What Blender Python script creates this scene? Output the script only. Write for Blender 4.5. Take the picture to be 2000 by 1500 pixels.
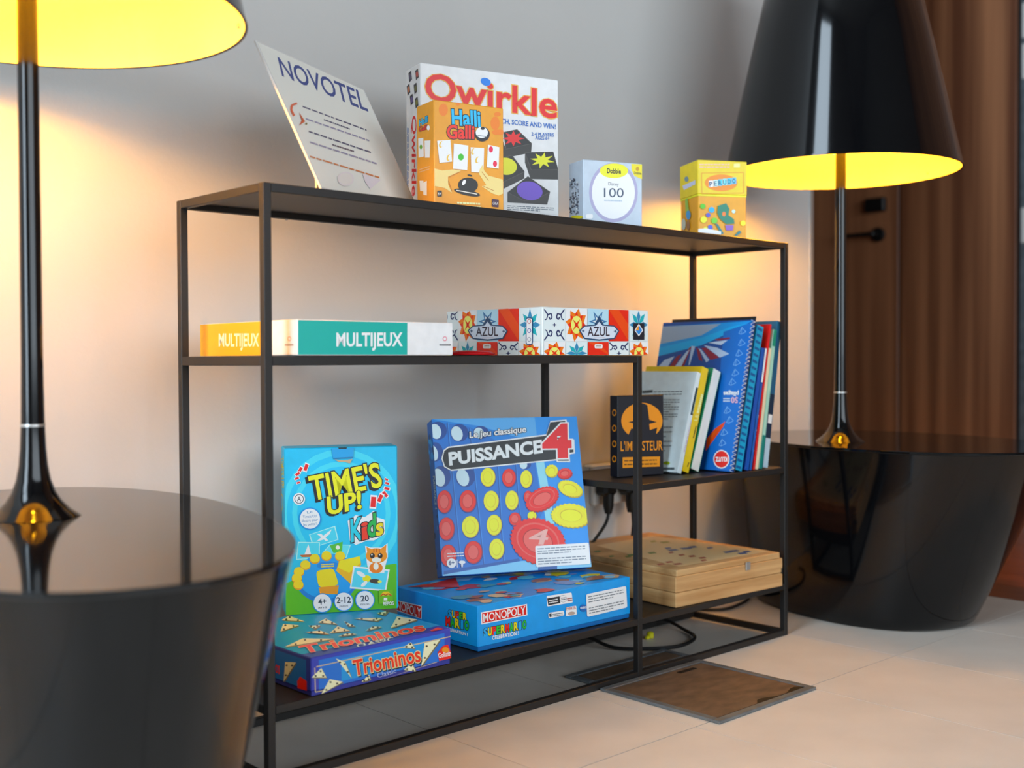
import bpy, math, random
from mathutils import Vector, Matrix
random.seed(7)
D = bpy.data; SC = bpy.context.scene; COL = SC.collection
for o in list(D.objects): D.objects.remove(o)

# ------------------------------------------------------------------ camera
CAM = Vector((-0.68853, -1.15777, 0.49475)); YAW, PITCH, ROLL, FPX = 0.74914, -0.02129, -0.00425, 2235.2
_f = Vector((math.sin(YAW)*math.cos(PITCH), math.cos(YAW)*math.cos(PITCH), math.sin(PITCH)))
_r0 = Vector((math.cos(YAW), -math.sin(YAW), 0)); _u0 = _r0.cross(_f)
_r = _r0*math.cos(ROLL) + _u0*math.sin(ROLL); _u = -_r0*math.sin(ROLL) + _u0*math.cos(ROLL)
cam = D.objects.new('camera', D.cameras.new('camera')); COL.objects.link(cam)
cam.matrix_world = Matrix(((_r.x, _u.x, -_f.x, CAM.x), (_r.y, _u.y, -_f.y, CAM.y), (_r.z, _u.z, -_f.z, CAM.z), (0, 0, 0, 1)))
cam.data.sensor_width = 36; cam.data.lens = FPX/2000*36; cam.data.clip_start = .02
cam.data.dof.use_dof = True; cam.data.dof.focus_distance = 1.62; cam.data.dof.aperture_fstop = 3.7
SC.camera = cam

# ------------------------------------------------------------------ world, daylight, exposure
W = D.worlds.new('world'); SC.world = W; W.use_nodes = True
W.node_tree.nodes['Background'].inputs[0].default_value = (.75, .87, 1, 1)
W.node_tree.nodes['Background'].inputs[1].default_value = .6
def area(name, loc, rot, sx, sy, power, col):
    l = D.lights.new(name, 'AREA'); l.shape = 'RECTANGLE'; l.size = sx; l.size_y = sy; l.energy = power; l.color = col
    o = D.objects.new(name, l); COL.objects.link(o); o.location = loc; o.rotation_euler = rot; return o
area('daylight_area', (-2.68, -.75, 2.5), (math.pi/2, 0, -math.pi/2), 1.05, 4.4, 195, (.70, .86, 1))
area('daylight_area', (.0, -4.58, 1.5), (math.pi/2, 0, 0), 4.6, 2.0, 140, (.80, .91, 1))  # soft front fill, added to light the box fronts; no window known here
SC.view_settings.view_transform = 'Standard'; SC.view_settings.look = 'None'
SC.view_settings.exposure = 0.0; SC.view_settings.gamma = 1; SC.view_settings.use_curve_mapping = False

# ------------------------------------------------------------------ pixel rays (2000x1500)
def ray(px, py): return _f + _r*((px-1000)/FPX) + _u*((750-py)/FPX)
def on_z(px, py, z): d = ray(px, py); return CAM + d*((z-CAM.z)/d.z)
def on_y(px, py, y): d = ray(px, py); return CAM + d*((y-CAM.y)/d.y)
def on_x(px, py, x): d = ray(px, py); return CAM + d*((x-CAM.x)/d.x)

# ------------------------------------------------------------------ materials
def lin(c):
    if isinstance(c, str):
        c = tuple(int(c[i:i+2], 16)/255 for i in (0, 2, 4))
        c = tuple(x/12.92 if x <= .04045 else ((x+.055)/1.055)**2.4 for x in c)
    return c
def mat(name, col, rough=.5, metal=0, noise=0, scale=(20, 20, 20), bump=0, bscale=200, coat=0, emit=None, strength=0, trans=0, alt=None, spec=.5, detail=4):
    m = D.materials.new(name); m.use_nodes = True; nt = m.node_tree; b = nt.nodes['Principled BSDF']
    c = lin(col); b.inputs['Base Color'].default_value = (*c, 1); b.inputs['Roughness'].default_value = rough; b.inputs['Metallic'].default_value = metal
    b.inputs['Coat Weight'].default_value = coat; b.inputs['Coat Roughness'].default_value = .05; b.inputs['Specular IOR Level'].default_value = spec
    b.inputs['Transmission Weight'].default_value = trans
    if emit: b.inputs['Emission Color'].default_value = (*lin(emit), 1); b.inputs['Emission Strength'].default_value = strength
    if noise:
        tc = nt.nodes.new('ShaderNodeTexCoord'); mp = nt.nodes.new('ShaderNodeMapping'); mp.inputs['Scale'].default_value = scale
        n = nt.nodes.new('ShaderNodeTexNoise'); n.inputs['Scale'].default_value = 1; n.inputs['Detail'].default_value = detail
        r = nt.nodes.new('ShaderNodeValToRGB'); a = lin(alt) if alt else tuple(x*(1-noise) for x in c)
        r.color_ramp.elements[0].position = .32; r.color_ramp.elements[1].position = .68
        r.color_ramp.elements[0].color = (*a, 1); r.color_ramp.elements[1].color = (*c, 1)
        nt.links.new(tc.outputs['Object'], mp.inputs['Vector']); nt.links.new(mp.outputs[0], n.inputs['Vector'])
        nt.links.new(n.outputs['Fac'], r.inputs['Fac']); nt.links.new(r.outputs[0], b.inputs['Base Color'])
    if bump:
        tc = nt.nodes.new('ShaderNodeTexCoord'); n = nt.nodes.new('ShaderNodeTexNoise'); n.inputs['Scale'].default_value = bscale
        bp = nt.nodes.new('ShaderNodeBump'); bp.inputs['Strength'].default_value = bump; bp.inputs['Distance'].default_value = .002
        nt.links.new(tc.outputs['Object'], n.inputs['Vector']); nt.links.new(n.outputs['Fac'], bp.inputs['Height']); nt.links.new(bp.outputs[0], b.inputs['Normal'])
    return m
MW = mat('wall_paint', 'cbc8c4', .75, noise=.06, scale=(3, 3, 3), bump=.15, bscale=90)
M_PLAIN = mat('plain_plaster', '8a857e', .8, noise=.05, scale=(2, 2, 2))
M_TILE = mat('stone_tile', 'd6cec4', .42, noise=.1, scale=(9, 9, 9), bump=.05, bscale=60)
M_GROUT = mat('grout', '4a443e', .8, noise=.1)
M_PLANK = mat('parquet', '8a4a2c', .32, noise=.4, scale=(40, 3, 10))
M_VEN = mat('walnut_veneer', 'bd8058', .42, noise=.5, scale=(9, 16, .35), alt='70422a', detail=8)
M_BLK = mat('black_lacquer', '07080b', .09, coat=0, spec=.42, noise=.3, scale=(6, 6, 6))
M_BLKM = mat('black_steel', '1b1816', .5, noise=.15, scale=(30, 30, 30), bump=.05, bscale=500)
M_DARK = mat('black_rubber', '0c0c0d', .5, noise=.2)
M_LINE = mat('shade_lining', 'f4e3b8', .6, noise=.04)
M_BULB = mat('warm_bulb', 'ffe2a8', .5, emit=(1, .45, .008), strength=320, noise=.01)
M_CHR = mat('brushed_aluminium', 'b9bab8', .35, metal=.7, noise=.1, scale=(200, 200, 2))
M_WHT = mat('white_plastic', 'e2e0dc', .4, noise=.03)
M_WOOD = mat('pine', 'd9b07a', .5, noise=.3, scale=(4, 40, 60), alt='b58650')
M_WOODS = mat('pine_side', 'd6a972', .5, noise=.3, scale=(5, 5, 90), alt='b3814b')
M_IRON = mat('worn_iron', '7a6552', .45, metal=.3, noise=.35, scale=(25, 60, 20), alt='5c4c3e')
M_ZINC = mat('zinc_frame', '868f96', .4, metal=.6, noise=.3, scale=(30, 30, 30))
M_RED = mat('red_plastic', 'd0141c', .25, noise=.1)
M_YEL = mat('yellow_plastic', 'd8d012', .4, noise=.1)
M_ACR = mat('clear_acrylic', 'e9e6e2', .08, noise=.02, spec=.6)
M_PAGE = mat('paper_edge', 'e6e0d2', .8, noise=.15, scale=(2, 2, 700))
def card(col, rough=.38, noise=.08):
    c = lin(col); l = .3*c[0]+.6*c[1]+.1*c[2]; col = tuple(min(max((l+(x-l)*1.18)*1.28, .004), .88) for x in c)
    return mat('printed_card', col, rough, noise=noise, scale=(60, 60, 60))
def ink(name, rough):
    m = D.materials.new(name); m.use_nodes = True; nt = m.node_tree; b = nt.nodes['Principled BSDF']; b.inputs['Roughness'].default_value = rough
    a = nt.nodes.new('ShaderNodeVertexColor'); a.layer_name = 'ink'; nt.links.new(a.outputs[0], b.inputs['Base Color']); return m
M_INK = ink('printing_ink', .38)

# ------------------------------------------------------------------ mesh helpers
class MB:
    def __init__(s): s.v = []; s.f = []
    def add(s, vs, fs): k = len(s.v); s.v += [tuple(v) for v in vs]; s.f += [tuple(i+k for i in f) for f in fs]; return s
    def box(s, x0, x1, y0, y1, z0, z1, b=0):
        if b <= 0:
            return s.add([(x0, y0, z0), (x1, y0, z0), (x1, y1, z0), (x0, y1, z0), (x0, y0, z1), (x1, y0, z1), (x1, y1, z1), (x0, y1, z1)],
                         [(3, 2, 1, 0), (4, 5, 6, 7), (0, 1, 5, 4), (1, 2, 6, 5), (2, 3, 7, 6), (3, 0, 4, 7)])
        vs = []; X = (x0, x1); Y = (y0, y1); Z = (z0, z1)
        for i in (0, 1):
            for j in (0, 1):
                for k in (0, 1):
                    sx = b*(1-2*i); sy = b*(1-2*j); sz = b*(1-2*k)
                    vs += [(X[i], Y[j]+sy, Z[k]+sz), (X[i]+sx, Y[j], Z[k]+sz), (X[i]+sx, Y[j]+sy, Z[k])]
        n = lambda i, j, k, a: (i*4+j*2+k)*3+a
        fs = [(n(0,0,0,0),n(0,0,1,0),n(0,1,1,0),n(0,1,0,0)), (n(1,0,0,0),n(1,1,0,0),n(1,1,1,0),n(1,0,1,0)),
              (n(0,0,0,1),n(1,0,0,1),n(1,0,1,1),n(0,0,1,1)), (n(0,1,0,1),n(0,1,1,1),n(1,1,1,1),n(1,1,0,1)),
              (n(0,0,0,2),n(0,1,0,2),n(1,1,0,2),n(1,0,0,2)), (n(0,0,1,2),n(1,0,1,2),n(1,1,1,2),n(0,1,1,2))]
        for i in (0, 1):
            for j in (0, 1):
                fs.append((n(i,j,0,0),n(i,j,1,0),n(i,j,1,1),n(i,j,0,1)))
                fs.append((n(i,0,j,0),n(i,1,j,0),n(i,1,j,2),n(i,0,j,2)))
                fs.append((n(0,i,j,1),n(1,i,j,1),n(1,i,j,2),n(0,i,j,2)))
                for k in (0, 1): fs.append((n(i,j,k,0),n(i,j,k,1),n(i,j,k,2)))
        return s.add(vs, fs)
    def lathe(s, prof, seg=40, c=(0, 0), cap=True):
        vs = [(c[0]+r*math.cos(2*math.pi*i/seg), c[1]+r*math.sin(2*math.pi*i/seg), z) for r, z in prof for i in range(seg)]
        fs = [(a*seg+i, a*seg+(i+1) % seg, (a+1)*seg+(i+1) % seg, (a+1)*seg+i) for a in range(len(prof)-1) for i in range(seg)]
        if cap: fs += [tuple(range(seg))[::-1], tuple((len(prof)-1)*seg+i for i in range(seg))]
        return s.add(vs, fs)
    def tube(s, pts, r, seg=8):
        pts = [Vector(p) for p in pts]; vs = []; up = Vector((.13, .21, 1)).normalized()
        for i, p in enumerate(pts):
            t = (pts[min(i+1, len(pts)-1)]-pts[max(i-1, 0)]).normalized(); a = t.cross(up)
            if a.length < 1e-3: a = t.cross(Vector((1, 0, 0)))
            a.normalize(); b = t.cross(a)
            vs += [p + a*(r*math.cos(2*math.pi*k/seg)) + b*(r*math.sin(2*math.pi*k/seg)) for k in range(seg)]
        fs = [(i*seg+k, i*seg+(k+1) % seg, (i+1)*seg+(k+1) % seg, (i+1)*seg+k) for i in range(len(pts)-1) for k in range(seg)]
        fs += [tuple(range(seg))[::-1], tuple((len(pts)-1)*seg+k for k in range(seg))]
        return s.add(vs, fs)
    def build(s, name, m, parent=None, smooth=False):
        me = D.meshes.new(name); me.from_pydata(s.v, [], s.f); me.update()
        import bmesh
        bm = bmesh.new(); bm.from_mesh(me); bmesh.ops.recalc_face_normals(bm, faces=bm.faces[:]); bm.to_mesh(me); bm.free()
        if smooth:
            for p in me.polygons: p.use_smooth = True
            me.set_sharp_from_angle(angle=math.radians(38))
        me.materials.append(m); return link(name, me, parent)
def link(name, me, parent=None):
    o = D.objects.new(name, me); COL.objects.link(o)
    if parent: o.parent = parent
    return o
def tag(o, label, cat, group=None):
    o['label'] = label; o['category'] = cat
    if group: o['group'] = group
    return o
def struct(o): o['kind'] = 'structure'; return o
def root(name, label, cat, M=None, group=None):
    o = D.objects.new(name, None); COL.objects.link(o); o.empty_display_size = .03
    if M is not None: o.matrix_world = M
    return tag(o, label, cat, group)
def spline(pts, n=10):
    P = [Vector(p) for p in pts]; P = [P[0]*2-P[1]]+P+[P[-1]*2-P[-2]]; out = []
    for i in range(1, len(P)-2):
        for k in range(n):
            t = k/n; a, b, c, d = P[i-1:i+3]
            out.append(.5*((2*b)+(c-a)*t+(2*a-5*b+4*c-d)*t*t+(3*b-a-3*c+d)*t**3))
    return out+[P[-2]]

# ------------------------------------------------------------------ flat print on faces
_tc = {}
def text_mesh(s, bold=0.):
    k = (s, bold)
    if k not in _tc:
        c = D.curves.new('t', 'FONT'); c.body = s; c.offset = bold; c.resolution_u = 3; c.fill_mode = 'FRONT'
        o = D.objects.new('t', c); COL.objects.link(o); dg = bpy.context.evaluated_depsgraph_get(); dg.update()
        me = D.meshes.new_from_object(o.evaluated_get(dg)); vs = [(v.co.x, v.co.y) for v in me.vertices]; fs = [tuple(p.vertices) for p in me.polygons]
        D.meshes.remove(me); D.objects.remove(o); D.curves.remove(c)
        _tc[k] = (vs, fs)
    return _tc[k]
CAPH = None
def cap_h():
    global CAPH
    if CAPH is None: CAPH = max(v[1] for v in text_mesh('H')[0])
    return CAPH
class Art:
    """flat print on a face of a thing; shapes given at photo pixels, laid on the real face plane"""
    def __init__(s, rt, M, O, U, V, w, h, crop=(0, 0, 1)):
        s.rt = rt; s.Mi = M.inverted(); s.O = Vector(O); s.U = Vector(U); s.V = Vector(V); s.N = s.U.cross(s.V); s.w = w; s.h = h
        s.crop = crop; s.parts = []; s.cur = 'printed_picture'; s.layer = 0; s.e = .0004
    def part(s, n): s.cur = n; return s
    def uv(s, p):
        px = s.crop[0]+p[0]*s.crop[2]; py = s.crop[1]+p[1]*s.crop[2]
        o = s.Mi @ CAM; d = s.Mi.to_3x3() @ ray(px, py); t = (s.O-o).dot(s.N)/d.dot(s.N); q = o+d*t-s.O
        return (min(max(q.dot(s.U), s.e), s.w-s.e), min(max(q.dot(s.V), s.e), s.h-s.e))
    def put(s, uvs, faces, col):
        vs, fs, cs = [], [], []; s.layer += 1; off = s.N*(.00012+.000012*s.layer)
        c = lin(col); l = .3*c[0]+.6*c[1]+.1*c[2]; c = (*[min(max((l+(x-l)*1.18)*1.28, .004), .88) for x in c], 1)
        for u, v in uvs: vs.append(s.O+s.U*u+s.V*v+off); cs.append(c)
        us = [q[0] for q in uvs]; ws = [q[1] for q in uvs]
        s.parts.append((s.cur, [min(us), max(us), min(ws), max(ws)], vs, [tuple(f) for f in faces], cs))
    def fill(s, col, u0=0, v0=0, u1=1, v1=1):
        e = s.e; w, h = s.w, s.h
        s.put([(max(u0*w, e), max(v0*h, e)), (min(u1*w, w-e), max(v0*h, e)), (min(u1*w, w-e), min(v1*h, h-e)), (max(u0*w, e), min(v1*h, h-e))], [(0, 1, 2, 3)], col); return s
    def poly(s, pts, col):
        uv = [s.uv(p) for p in pts]; a = sum(uv[i-1][0]*uv[i][1]-uv[i][0]*uv[i-1][1] for i in range(len(uv)))
        if a < 0: uv.reverse()
        s.put(uv, [tuple(range(len(uv)))], col); return s
    def ell(s, cx, cy, rx, ry, col, rot=0, n=28, wav=0, k=0):
        c, t = math.cos(math.radians(rot)), math.sin(math.radians(rot)); pts = []
        for i in range(n):
            a = 2*math.pi*i/n; m = 1+(wav*math.cos(k*a) if wav else 0); x, y = rx*m*math.cos(a), ry*m*math.sin(a)
            pts.append((cx+x*c-y*t, cy+x*t+y*c))
        return s.poly(pts, col)
    def star(s, cx, cy, r, r2, n, col, sy=1, rot=0):
        return s.poly([(cx+(r if i % 2 == 0 else r2)*math.cos(math.pi*i/n+rot), cy+sy*(r if i % 2 == 0 else r2)*math.sin(math.pi*i/n+rot)) for i in range(2*n)], col)
    def ring(s, cx, cy, rx, ry, col, inner, f=.8): s.ell(cx, cy, rx, ry, col); return s.ell(cx, cy, rx*f, ry*f, inner)
    def rr(s, a, b, c, d, col, q=.12):
        P = [Vector(x) for x in (a, b, c, d)]; m = q*min((P[0]-P[1]).length, (P[1]-P[2]).length); out = []
        for i in range(4):
            p, l, n = P[i], P[i-1], P[(i+1) % 4]; v1 = p+(l-p).normalized()*m; v2 = p+(n-p).normalized()*m
            for t in (0, .33, .67, 1): out.append((v1*(1-t)**2+p*2*t*(1-t)+v2*t*t)[:])
        return s.poly(out, col)
    def line(s, a, b, w, col):
        a = Vector(a); b = Vector(b); n = Vector((-(b-a).y, (b-a).x)).normalized()*w/2; return s.poly([(a+n)[:], (b+n)[:], (b-n)[:], (a-n)[:]], col)
    def path(s, pts, w, col):
        for a, b in zip(pts, pts[1:]): s.line(a, b, w, col)
        return s
    def text(s, t, p0, p1, up, col, bold=0., out=None, ow=.05, sh=None, shc='101018'):
        p0 = Vector(p0); p1 = Vector(p1)
        if not isinstance(up, tuple): d = (p1-p0).normalized(); up = (d.y*up, -d.x*up)
        up = Vector(up); base = text_mesh(t, 0.)[0]; mn = min(v[0] for v in base); mx = max(v[0] for v in base); ch = cap_h()
        def lay(b, c, sx=0, sy=0):
            vs, fs = text_mesh(t, b); s.put([s.uv((p0+(p1-p0)*((x-mn)/(mx-mn))+up*(y/ch)+Vector((sx, sy)))[:]) for x, y in vs], fs, c)
        if sh: lay((bold+ow) if out else bold, shc, *sh)
        if out: lay(bold+ow, out)
        lay(bold, col); return s
    def letters(s, t, p0, p1, up, cols, **k):
        p0 = Vector(p0); p1 = Vector(p1); n = len(t)
        for i, c in enumerate(t): a, b = (.36, .64) if c == 'I' else (.1, .9); s.text(c, p0.lerp(p1, (i+a)/n)[:], p0.lerp(p1, (i+b)/n)[:], up, cols[i % len(cols)], **k)
        return s
    def para(s, tl, tr, bl, rows, col, w=.45, end=.95, start=.0):
        tl, tr, bl = Vector(tl), Vector(tr), Vector(bl)
        for i in range(rows):
            a = tl.lerp(bl, (i+.5)/rows); x = start; R = tr-tl; th = (bl-tl)/rows*w; lim = end*(1 if i % 3 != 2 else .7)
            while x < lim:
                l = random.uniform(.05, .14); e = min(x+l, lim); p, q = a+R*x, a+R*e
                s.poly([(p-th/2)[:], (q-th/2)[:], (q+th/2)[:], (p+th/2)[:]], col); x = e+.018
        return s
    def done(s, m=None):
        G = []                                    # neighbouring shapes of one print join into one part
        for sh in s.parts:
            hit = [g for g in G if g[0] == sh[0] and any(b[0]-.005 < sh[1][1] and sh[1][0]-.005 < b[1] and b[2]-.005 < sh[1][3] and sh[1][2]-.005 < b[3] for b in g[1])]
            new = [sh[0], [sh[1]], [sh]]
            for g in hit: new[1] += g[1]; new[2] += g[2]; G.remove(g)
            G.append(new)
        for n, _, shs in G:
            vs, fs, cs = [], [], []
            for _, _, v, f, c in shs: k = len(vs); vs += v; cs += c; fs += [tuple(i+k for i in q) for q in f]
            me = D.meshes.new(n); me.from_pydata(vs, [], fs); me.update(); at = me.color_attributes.new('ink', 'FLOAT_COLOR', 'POINT')
            at.data.foreach_set('color', [x for c in cs for x in c]); me.materials.append(m or M_INK); link(n, me, s.rt)
def frame_M(x, y, z, rz, w, d, rx=0, ry=0):
    R = Matrix.Rotation(rz, 4, 'Z') @ Matrix.Rotation(rx, 4, 'X') @ Matrix.Rotation(ry, 4, 'Y')
    return Matrix.Translation(Vector((x, y, z)) + R.to_3x3() @ Vector((w/2, d/2, 0))) @ R
def faces(rt, M, w, d, h, front=None, left=None, top=None):
    out = []
    if front: out.append(Art(rt, M, (-w/2, -d/2, 0), (1, 0, 0), (0, 0, 1), w, h, front))
    if left: out.append(Art(rt, M, (-w/2, d/2, 0), (0, -1, 0), (0, 0, 1), d, h, left))
    if top: out.append(Art(rt, M, (-w/2, -d/2, h), (1, 0, 0), (0, 1, 0), w, d, top))
    return out

# ================================================================== the room
WY = .335; XE = 1.663; XW = 3.33; ZC = 5.0; XL = -2.6
fl = struct(MB().box(XL, XW, -4.5, 3.0, -.06, -.004).build('floor', M_GROUT)); fl['label'] = 'pale stone tile floor with thin joints, dark parquet beyond'
tiles = {}
def slab(name, x0, x1, y0, y1, m, g, z1=0., b=0):
    k = (name, round(x1-x0, 4), round(y1-y0, 4))
    if k not in tiles:
        w, d = x1-x0-g, y1-y0-g
        o = MB().box(-w/2, w/2, -d/2, d/2, -.003, 0, b).build(name, m, fl); tiles[k] = o.data
    else: o = link(name, tiles[k], fl)
    o.location = ((x0+x1)/2, (y0+y1)/2, z1); return o
xs = [.80-.2685*i for i in range(15, 0, -1)] + [.80, 1.0685, 1.337, 1.645]
ys = [-.205-.54*i for i in range(7, 0, -1)] + [-.205, WY]
for i in range(len(xs)-1):
    for j in range(len(ys)-1): slab('tile', xs[i], xs[i+1], ys[j], ys[j+1], M_TILE, .0016)
for i in range(12):
    x0 = 1.645+i*.1405; off = (i*.37) % .9
    for j in range(-1, 4):
        y0 = -1.6+off+j*.9; slab('plank', x0, x0+.1405, y0, y0+.9, M_PLANK, .002, .0)
wb = struct(MB().box(XL, XE, WY, WY+.12, 0, ZC).build('wall_back', MW))
struct(MB().box(XE-.012, XE+.004, WY-.003, WY+.124, 0, ZC, .001).build('trim_1', M_CHR))
struct(MB().box(XE-.12, XE-.001, WY+.125, 3.0, 0, ZC).build('wall_corridor_left', M_PLAIN))
struct(MB().box(XE-.12, XW+.1, 3.0, 3.1, 0, ZC).build('wall_corridor_end', M_PLAIN))
struct(MB().box(XL-.1, XW+.1, -4.6, 3.1, ZC, ZC+.1).build('ceiling', M_PLAIN))
m = MB(); m.box(XL-.1, XL, -4.5, -1.28, 0, ZC).box(XL-.1, XL, -.22, WY+.12, 0, ZC).box(XL-.1, XL, -1.28, -.22, 0, .4).box(XL-.1, XL, -1.28, -.22, 4.6, ZC)
struct(m.build('wall_left', M_PLAIN))
m = MB(); m.box(XL-.1, -2.3, -4.6, -4.5, 0, ZC).box(2.3, XW+.1, -4.6, -4.5, 0, ZC).box(-2.3, 2.3, -4.6, -4.5, 0, .5).box(-2.3, 2.3, -4.6, -4.5, 2.5, ZC)  # opening added for the front fill light
struct(m.build('wall_front', M_PLAIN))
m = MB()
for y in (-1.28, -.25): m.box(XL-.07, XL-.02, y, y+.03, .4, 4.6)
for z in (.4, 2.4, 4.57): m.box(XL-.07, XL-.02, -1.28, -.22, z, z+.03)
struct(m.build('window_1', M_DARK))
m = MB()
for i in range(5): x = -2.3+i*1.14; m.box(x, x+.04, -4.57, -4.52, .5, 2.5)
for z in (.5, 2.46): m.box(-2.3, 2.3, -4.57, -4.52, z, z+.04)
struct(m.build('added_window', M_DARK))  # made-up frame around the added front fill
# walnut wall at the corridor end with its door
wr = struct(MB().box(XW, XW+.1, -4.5, 3.0, 0, ZC).build('wall_right', M_DARK))
def ypx(px): return on_x(px, 600, XW).y
yd = ypx(1757)
for a, b in ((-4.4, -3.4), (-3.4, -2.4), (-2.4, -1.4), (-1.4, -.4), (-.4, .49), (.565, yd-.012), (1.86, 2.98)):
    MB().box(XW-.02, XW-.0005, a+.002, b-.002, .0, ZC-.002, .002).build('panel', M_VEN, wr)
dr = struct(MB().box(XW-.022, XW-.0005, yd-.006, 1.856, .004, 2.1, .002).build('door_1', M_VEN))
MB().box(XW-.02, XW-.0005, yd-.010, 1.858, 2.104, ZC-.002, .002).build('panel', M_VEN, wr)
hy = ypx(1722); hz = on_x(1715, 460, XW).z
hd = MB(); hd.lathe([(.027, 0), (.027, .012), (.024, .014)], 20)
hm = MB(); hm.v = [(XW-.022-z, hy+x, hz+y) for x, y, z in hd.v]; hm.f = hd.f
hm.box(XW-.075, XW-.03, hy-.008, hy+.008, hz-.008, hz+.008, .003).box(XW-.078, XW-.062, hy-.008, hy+.13, hz-.008, hz+.008, .004)
hm.build('door_handle', M_DARK, dr)['label'] = 'black lever handle'
a, b = ypx(1738), ypx(1700); lz = on_x(1720, 402, XW).z
MB().box(XW-.05, XW-.0225, a, b, lz-.026, lz+.026, .004).build('lock_plate', M_DARK, dr)
jb = struct(MB().box(XW-.024, XW-.0005, .497, .553, 0, ZC-.002, .003).build('trim_2', M_ZINC))
for py in (40, 120, 440, 900): z = on_x(2000, py, XW-.024).z; MB().box(XW-.028, XW-.0242, .505, .547, z-.06, z+.06, .002).build('hinge', M_WHT, jb)

# ================================================================== floor boxes, socket, cables
def floor_box(label, x0, x1, y0, y1, notch):
    rt = root('floor_box', label, 'floor hatch', Matrix.Translation(((x0+x1)/2, (y0+y1)/2, 0)), 'floor boxes by the shelf'); w, d = (x1-x0)/2, (y1-y0)/2; t = .012
    for a in ((-w, w, -d, -d+t), (-w, w, d-t, d), (-w, -w+t, -d+t, d-t), (w-t, w, -d+t, d-t)):
        MB().box(*a, .0002, .0045, .0008).build('frame_bar', M_ZINC, rt)
    pl = MB().box(-w+t+.002, w-t-.002, -d+t+.002, d-t-.002, .0002, .0038, .0006).build('cover_plate', M_IRON, rt); pl['label'] = 'worn brown metal cover plate'
    if notch:
        MB().box(w-t-.075, w-t-.035, d-t-.020, d-t-.012, .0038, .0044).build('finger_slot', M_DARK, pl)
        vs = [(-w*.1+i*.012, -d+t+.002+(.006*math.sin(i*.9)+.004)*(i % 10 > 0), .0041) for i in range(11)]
        vs += [(-w*.1+i*.012, -d+t+.001, .0041) for i in range(10, -1, -1)]
        mm = MB().add(vs, [tuple(range(len(vs)))]); mm.build('torn_edge', M_DARK, pl)
floor_box('square brown metal floor hatch in front of the shelf', .562, .80, -.222, -.003, True)
floor_box('narrow dark floor hatch in the shadow under the shelf', .575, .812, .018, .082, False)
s0 = on_y(1150, 940, WY); s1 = on_y(1224, 978, WY)
so = root('wall_socket', 'white double wall socket behind the small shelf', 'socket', Matrix.Translation(((s0.x+s1.x)/2, WY, .2)))
w = (s1.x-s0.x)/2
for k in (-1, 1): MB().box(k*w/2-w/2+.001, k*w/2+w/2-.001, -.014, -.0003, s1.z-.2, s0.z-.2+.03, .003).build('socket_plate', M_WHT, so)
p0 = on_y(1146, 914, WY-.01); p1 = on_y(1200, 903, WY-.01)
tag(MB().box(p0.x, p1.x+.03, WY-.022, WY-.0003, p0.z, p1.z, .003).build('cable_trunking', M_WHT), 'short white trunking strip on the wall above the socket', 'trunking')
def plug(label, px, py, pts):
    c = on_y(px, py, WY-.035); rt = root('power_plug', label, 'plug', Matrix.Translation(c), 'plugs in the wall socket')
    MB().box(-.018, .018, -.01, .0205, .0, .026, .006).build('plug_body', M_DARK, rt)
    MB().lathe([(.011, .004), (.010, -.02), (.0065, -.034)], 14).build('strain_relief', M_DARK, rt, True)
    MB().tube([Vector(p)-c for p in spline([c+Vector((0, 0, -.03))]+[on_y(*p, WY-.035) for p in pts])], .0032).build('cable', M_DARK, rt, True)
plug('black plug at the left of the socket, cable curving left', 1188, 968, [(1190, 990), (1184, 1020), (1160, 1056), (1140, 1075)])
plug('black plug nearest the centre post, cable hanging straight', 1232, 966, [(1234, 990), (1237, 1020), (1235, 1050), (1236, 1080)])
def floor_cable(label, pts): return tag(MB().tube(spline([(lambda v: Vector((v.x, v.y, .0147 if v.y > .188 and v.x < 1.06 else .005)))(on_z(*p, .005)) for p in pts], 8), .0032).build('power_cable', M_DARK, None, True), label, 'cable', 'cables on the floor')
floor_cable('black cable looped on the floor under the shelf', [(1095, 1243), (1122, 1251), (1150, 1256), (1200, 1265), (1270, 1267), (1330, 1261), (1357, 1245), (1335, 1229), (1295, 1220), (1240, 1219), (1200, 1222)])
floor_cable('black cable curving over the floor towards the right table', [(1330, 1184), (1360, 1190), (1415, 1190), (1452, 1177), (1466, 1164)])
c = on_z(1270, 1247, .0)
yt = root('cable_tag', 'small yellow cap lying in the cable loop', 'cap', Matrix.Translation(c))
MB().lathe([(.004, .0002), (.0065, .002), (.0065, .010), (.004, .012)], 10).build('cap_body', M_YEL, yt, True); MB().box(-.012, -.004, -.003, .003, .0002, .006, .001).build('cap_tail', M_YEL, yt)

# ================================================================== shelving unit
SW, SD, SH, XCP, T = 1.0604, .2139, .70, .6526, .0105; ZM, ZS, ZB = .5003, .301, .093
su = root('shelving_unit', 'low black metal open shelving unit with stepped shelves', 'shelf', Matrix.Translation((0, 0, 0)))
def bar(n, x0, x1, y0, y1, z0, z1, b=.0008): return MB().box(x0, x1, y0, y1, z0, z1, b).build(n, M_BLKM, su)
for x in (0, SW-T):
    for y in (0, SD-T): bar('post', x, x+T, y, y+T, 0, SH)
for y in (0, SD-T): bar('post', XCP, XCP+T, y, y+T, 0, ZM)
def tier(x0, x1, z, h=.0105):
    for y in (0, SD-T): bar('rail', x0+T, x1-T, y+.0003, y+T-.0003, z-h, z)
    for x in (x0, x1-T): bar('rail', x+.0003, x+T-.0003, T, SD-T, z-h, z)
    return bar('shelf_panel', x0+T, x1-T, T, SD-T, z-.003, z-.0006, .0003)
pt = tier(0, SW, SH); tier(0, XCP+T, ZM, .0115); tier(XCP, SW, ZS); tier(0, SW, ZB); 
for y in (0, SD-T): bar('rail', T, SW-T, y+.0003, y+T-.0003, 0, T)
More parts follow.
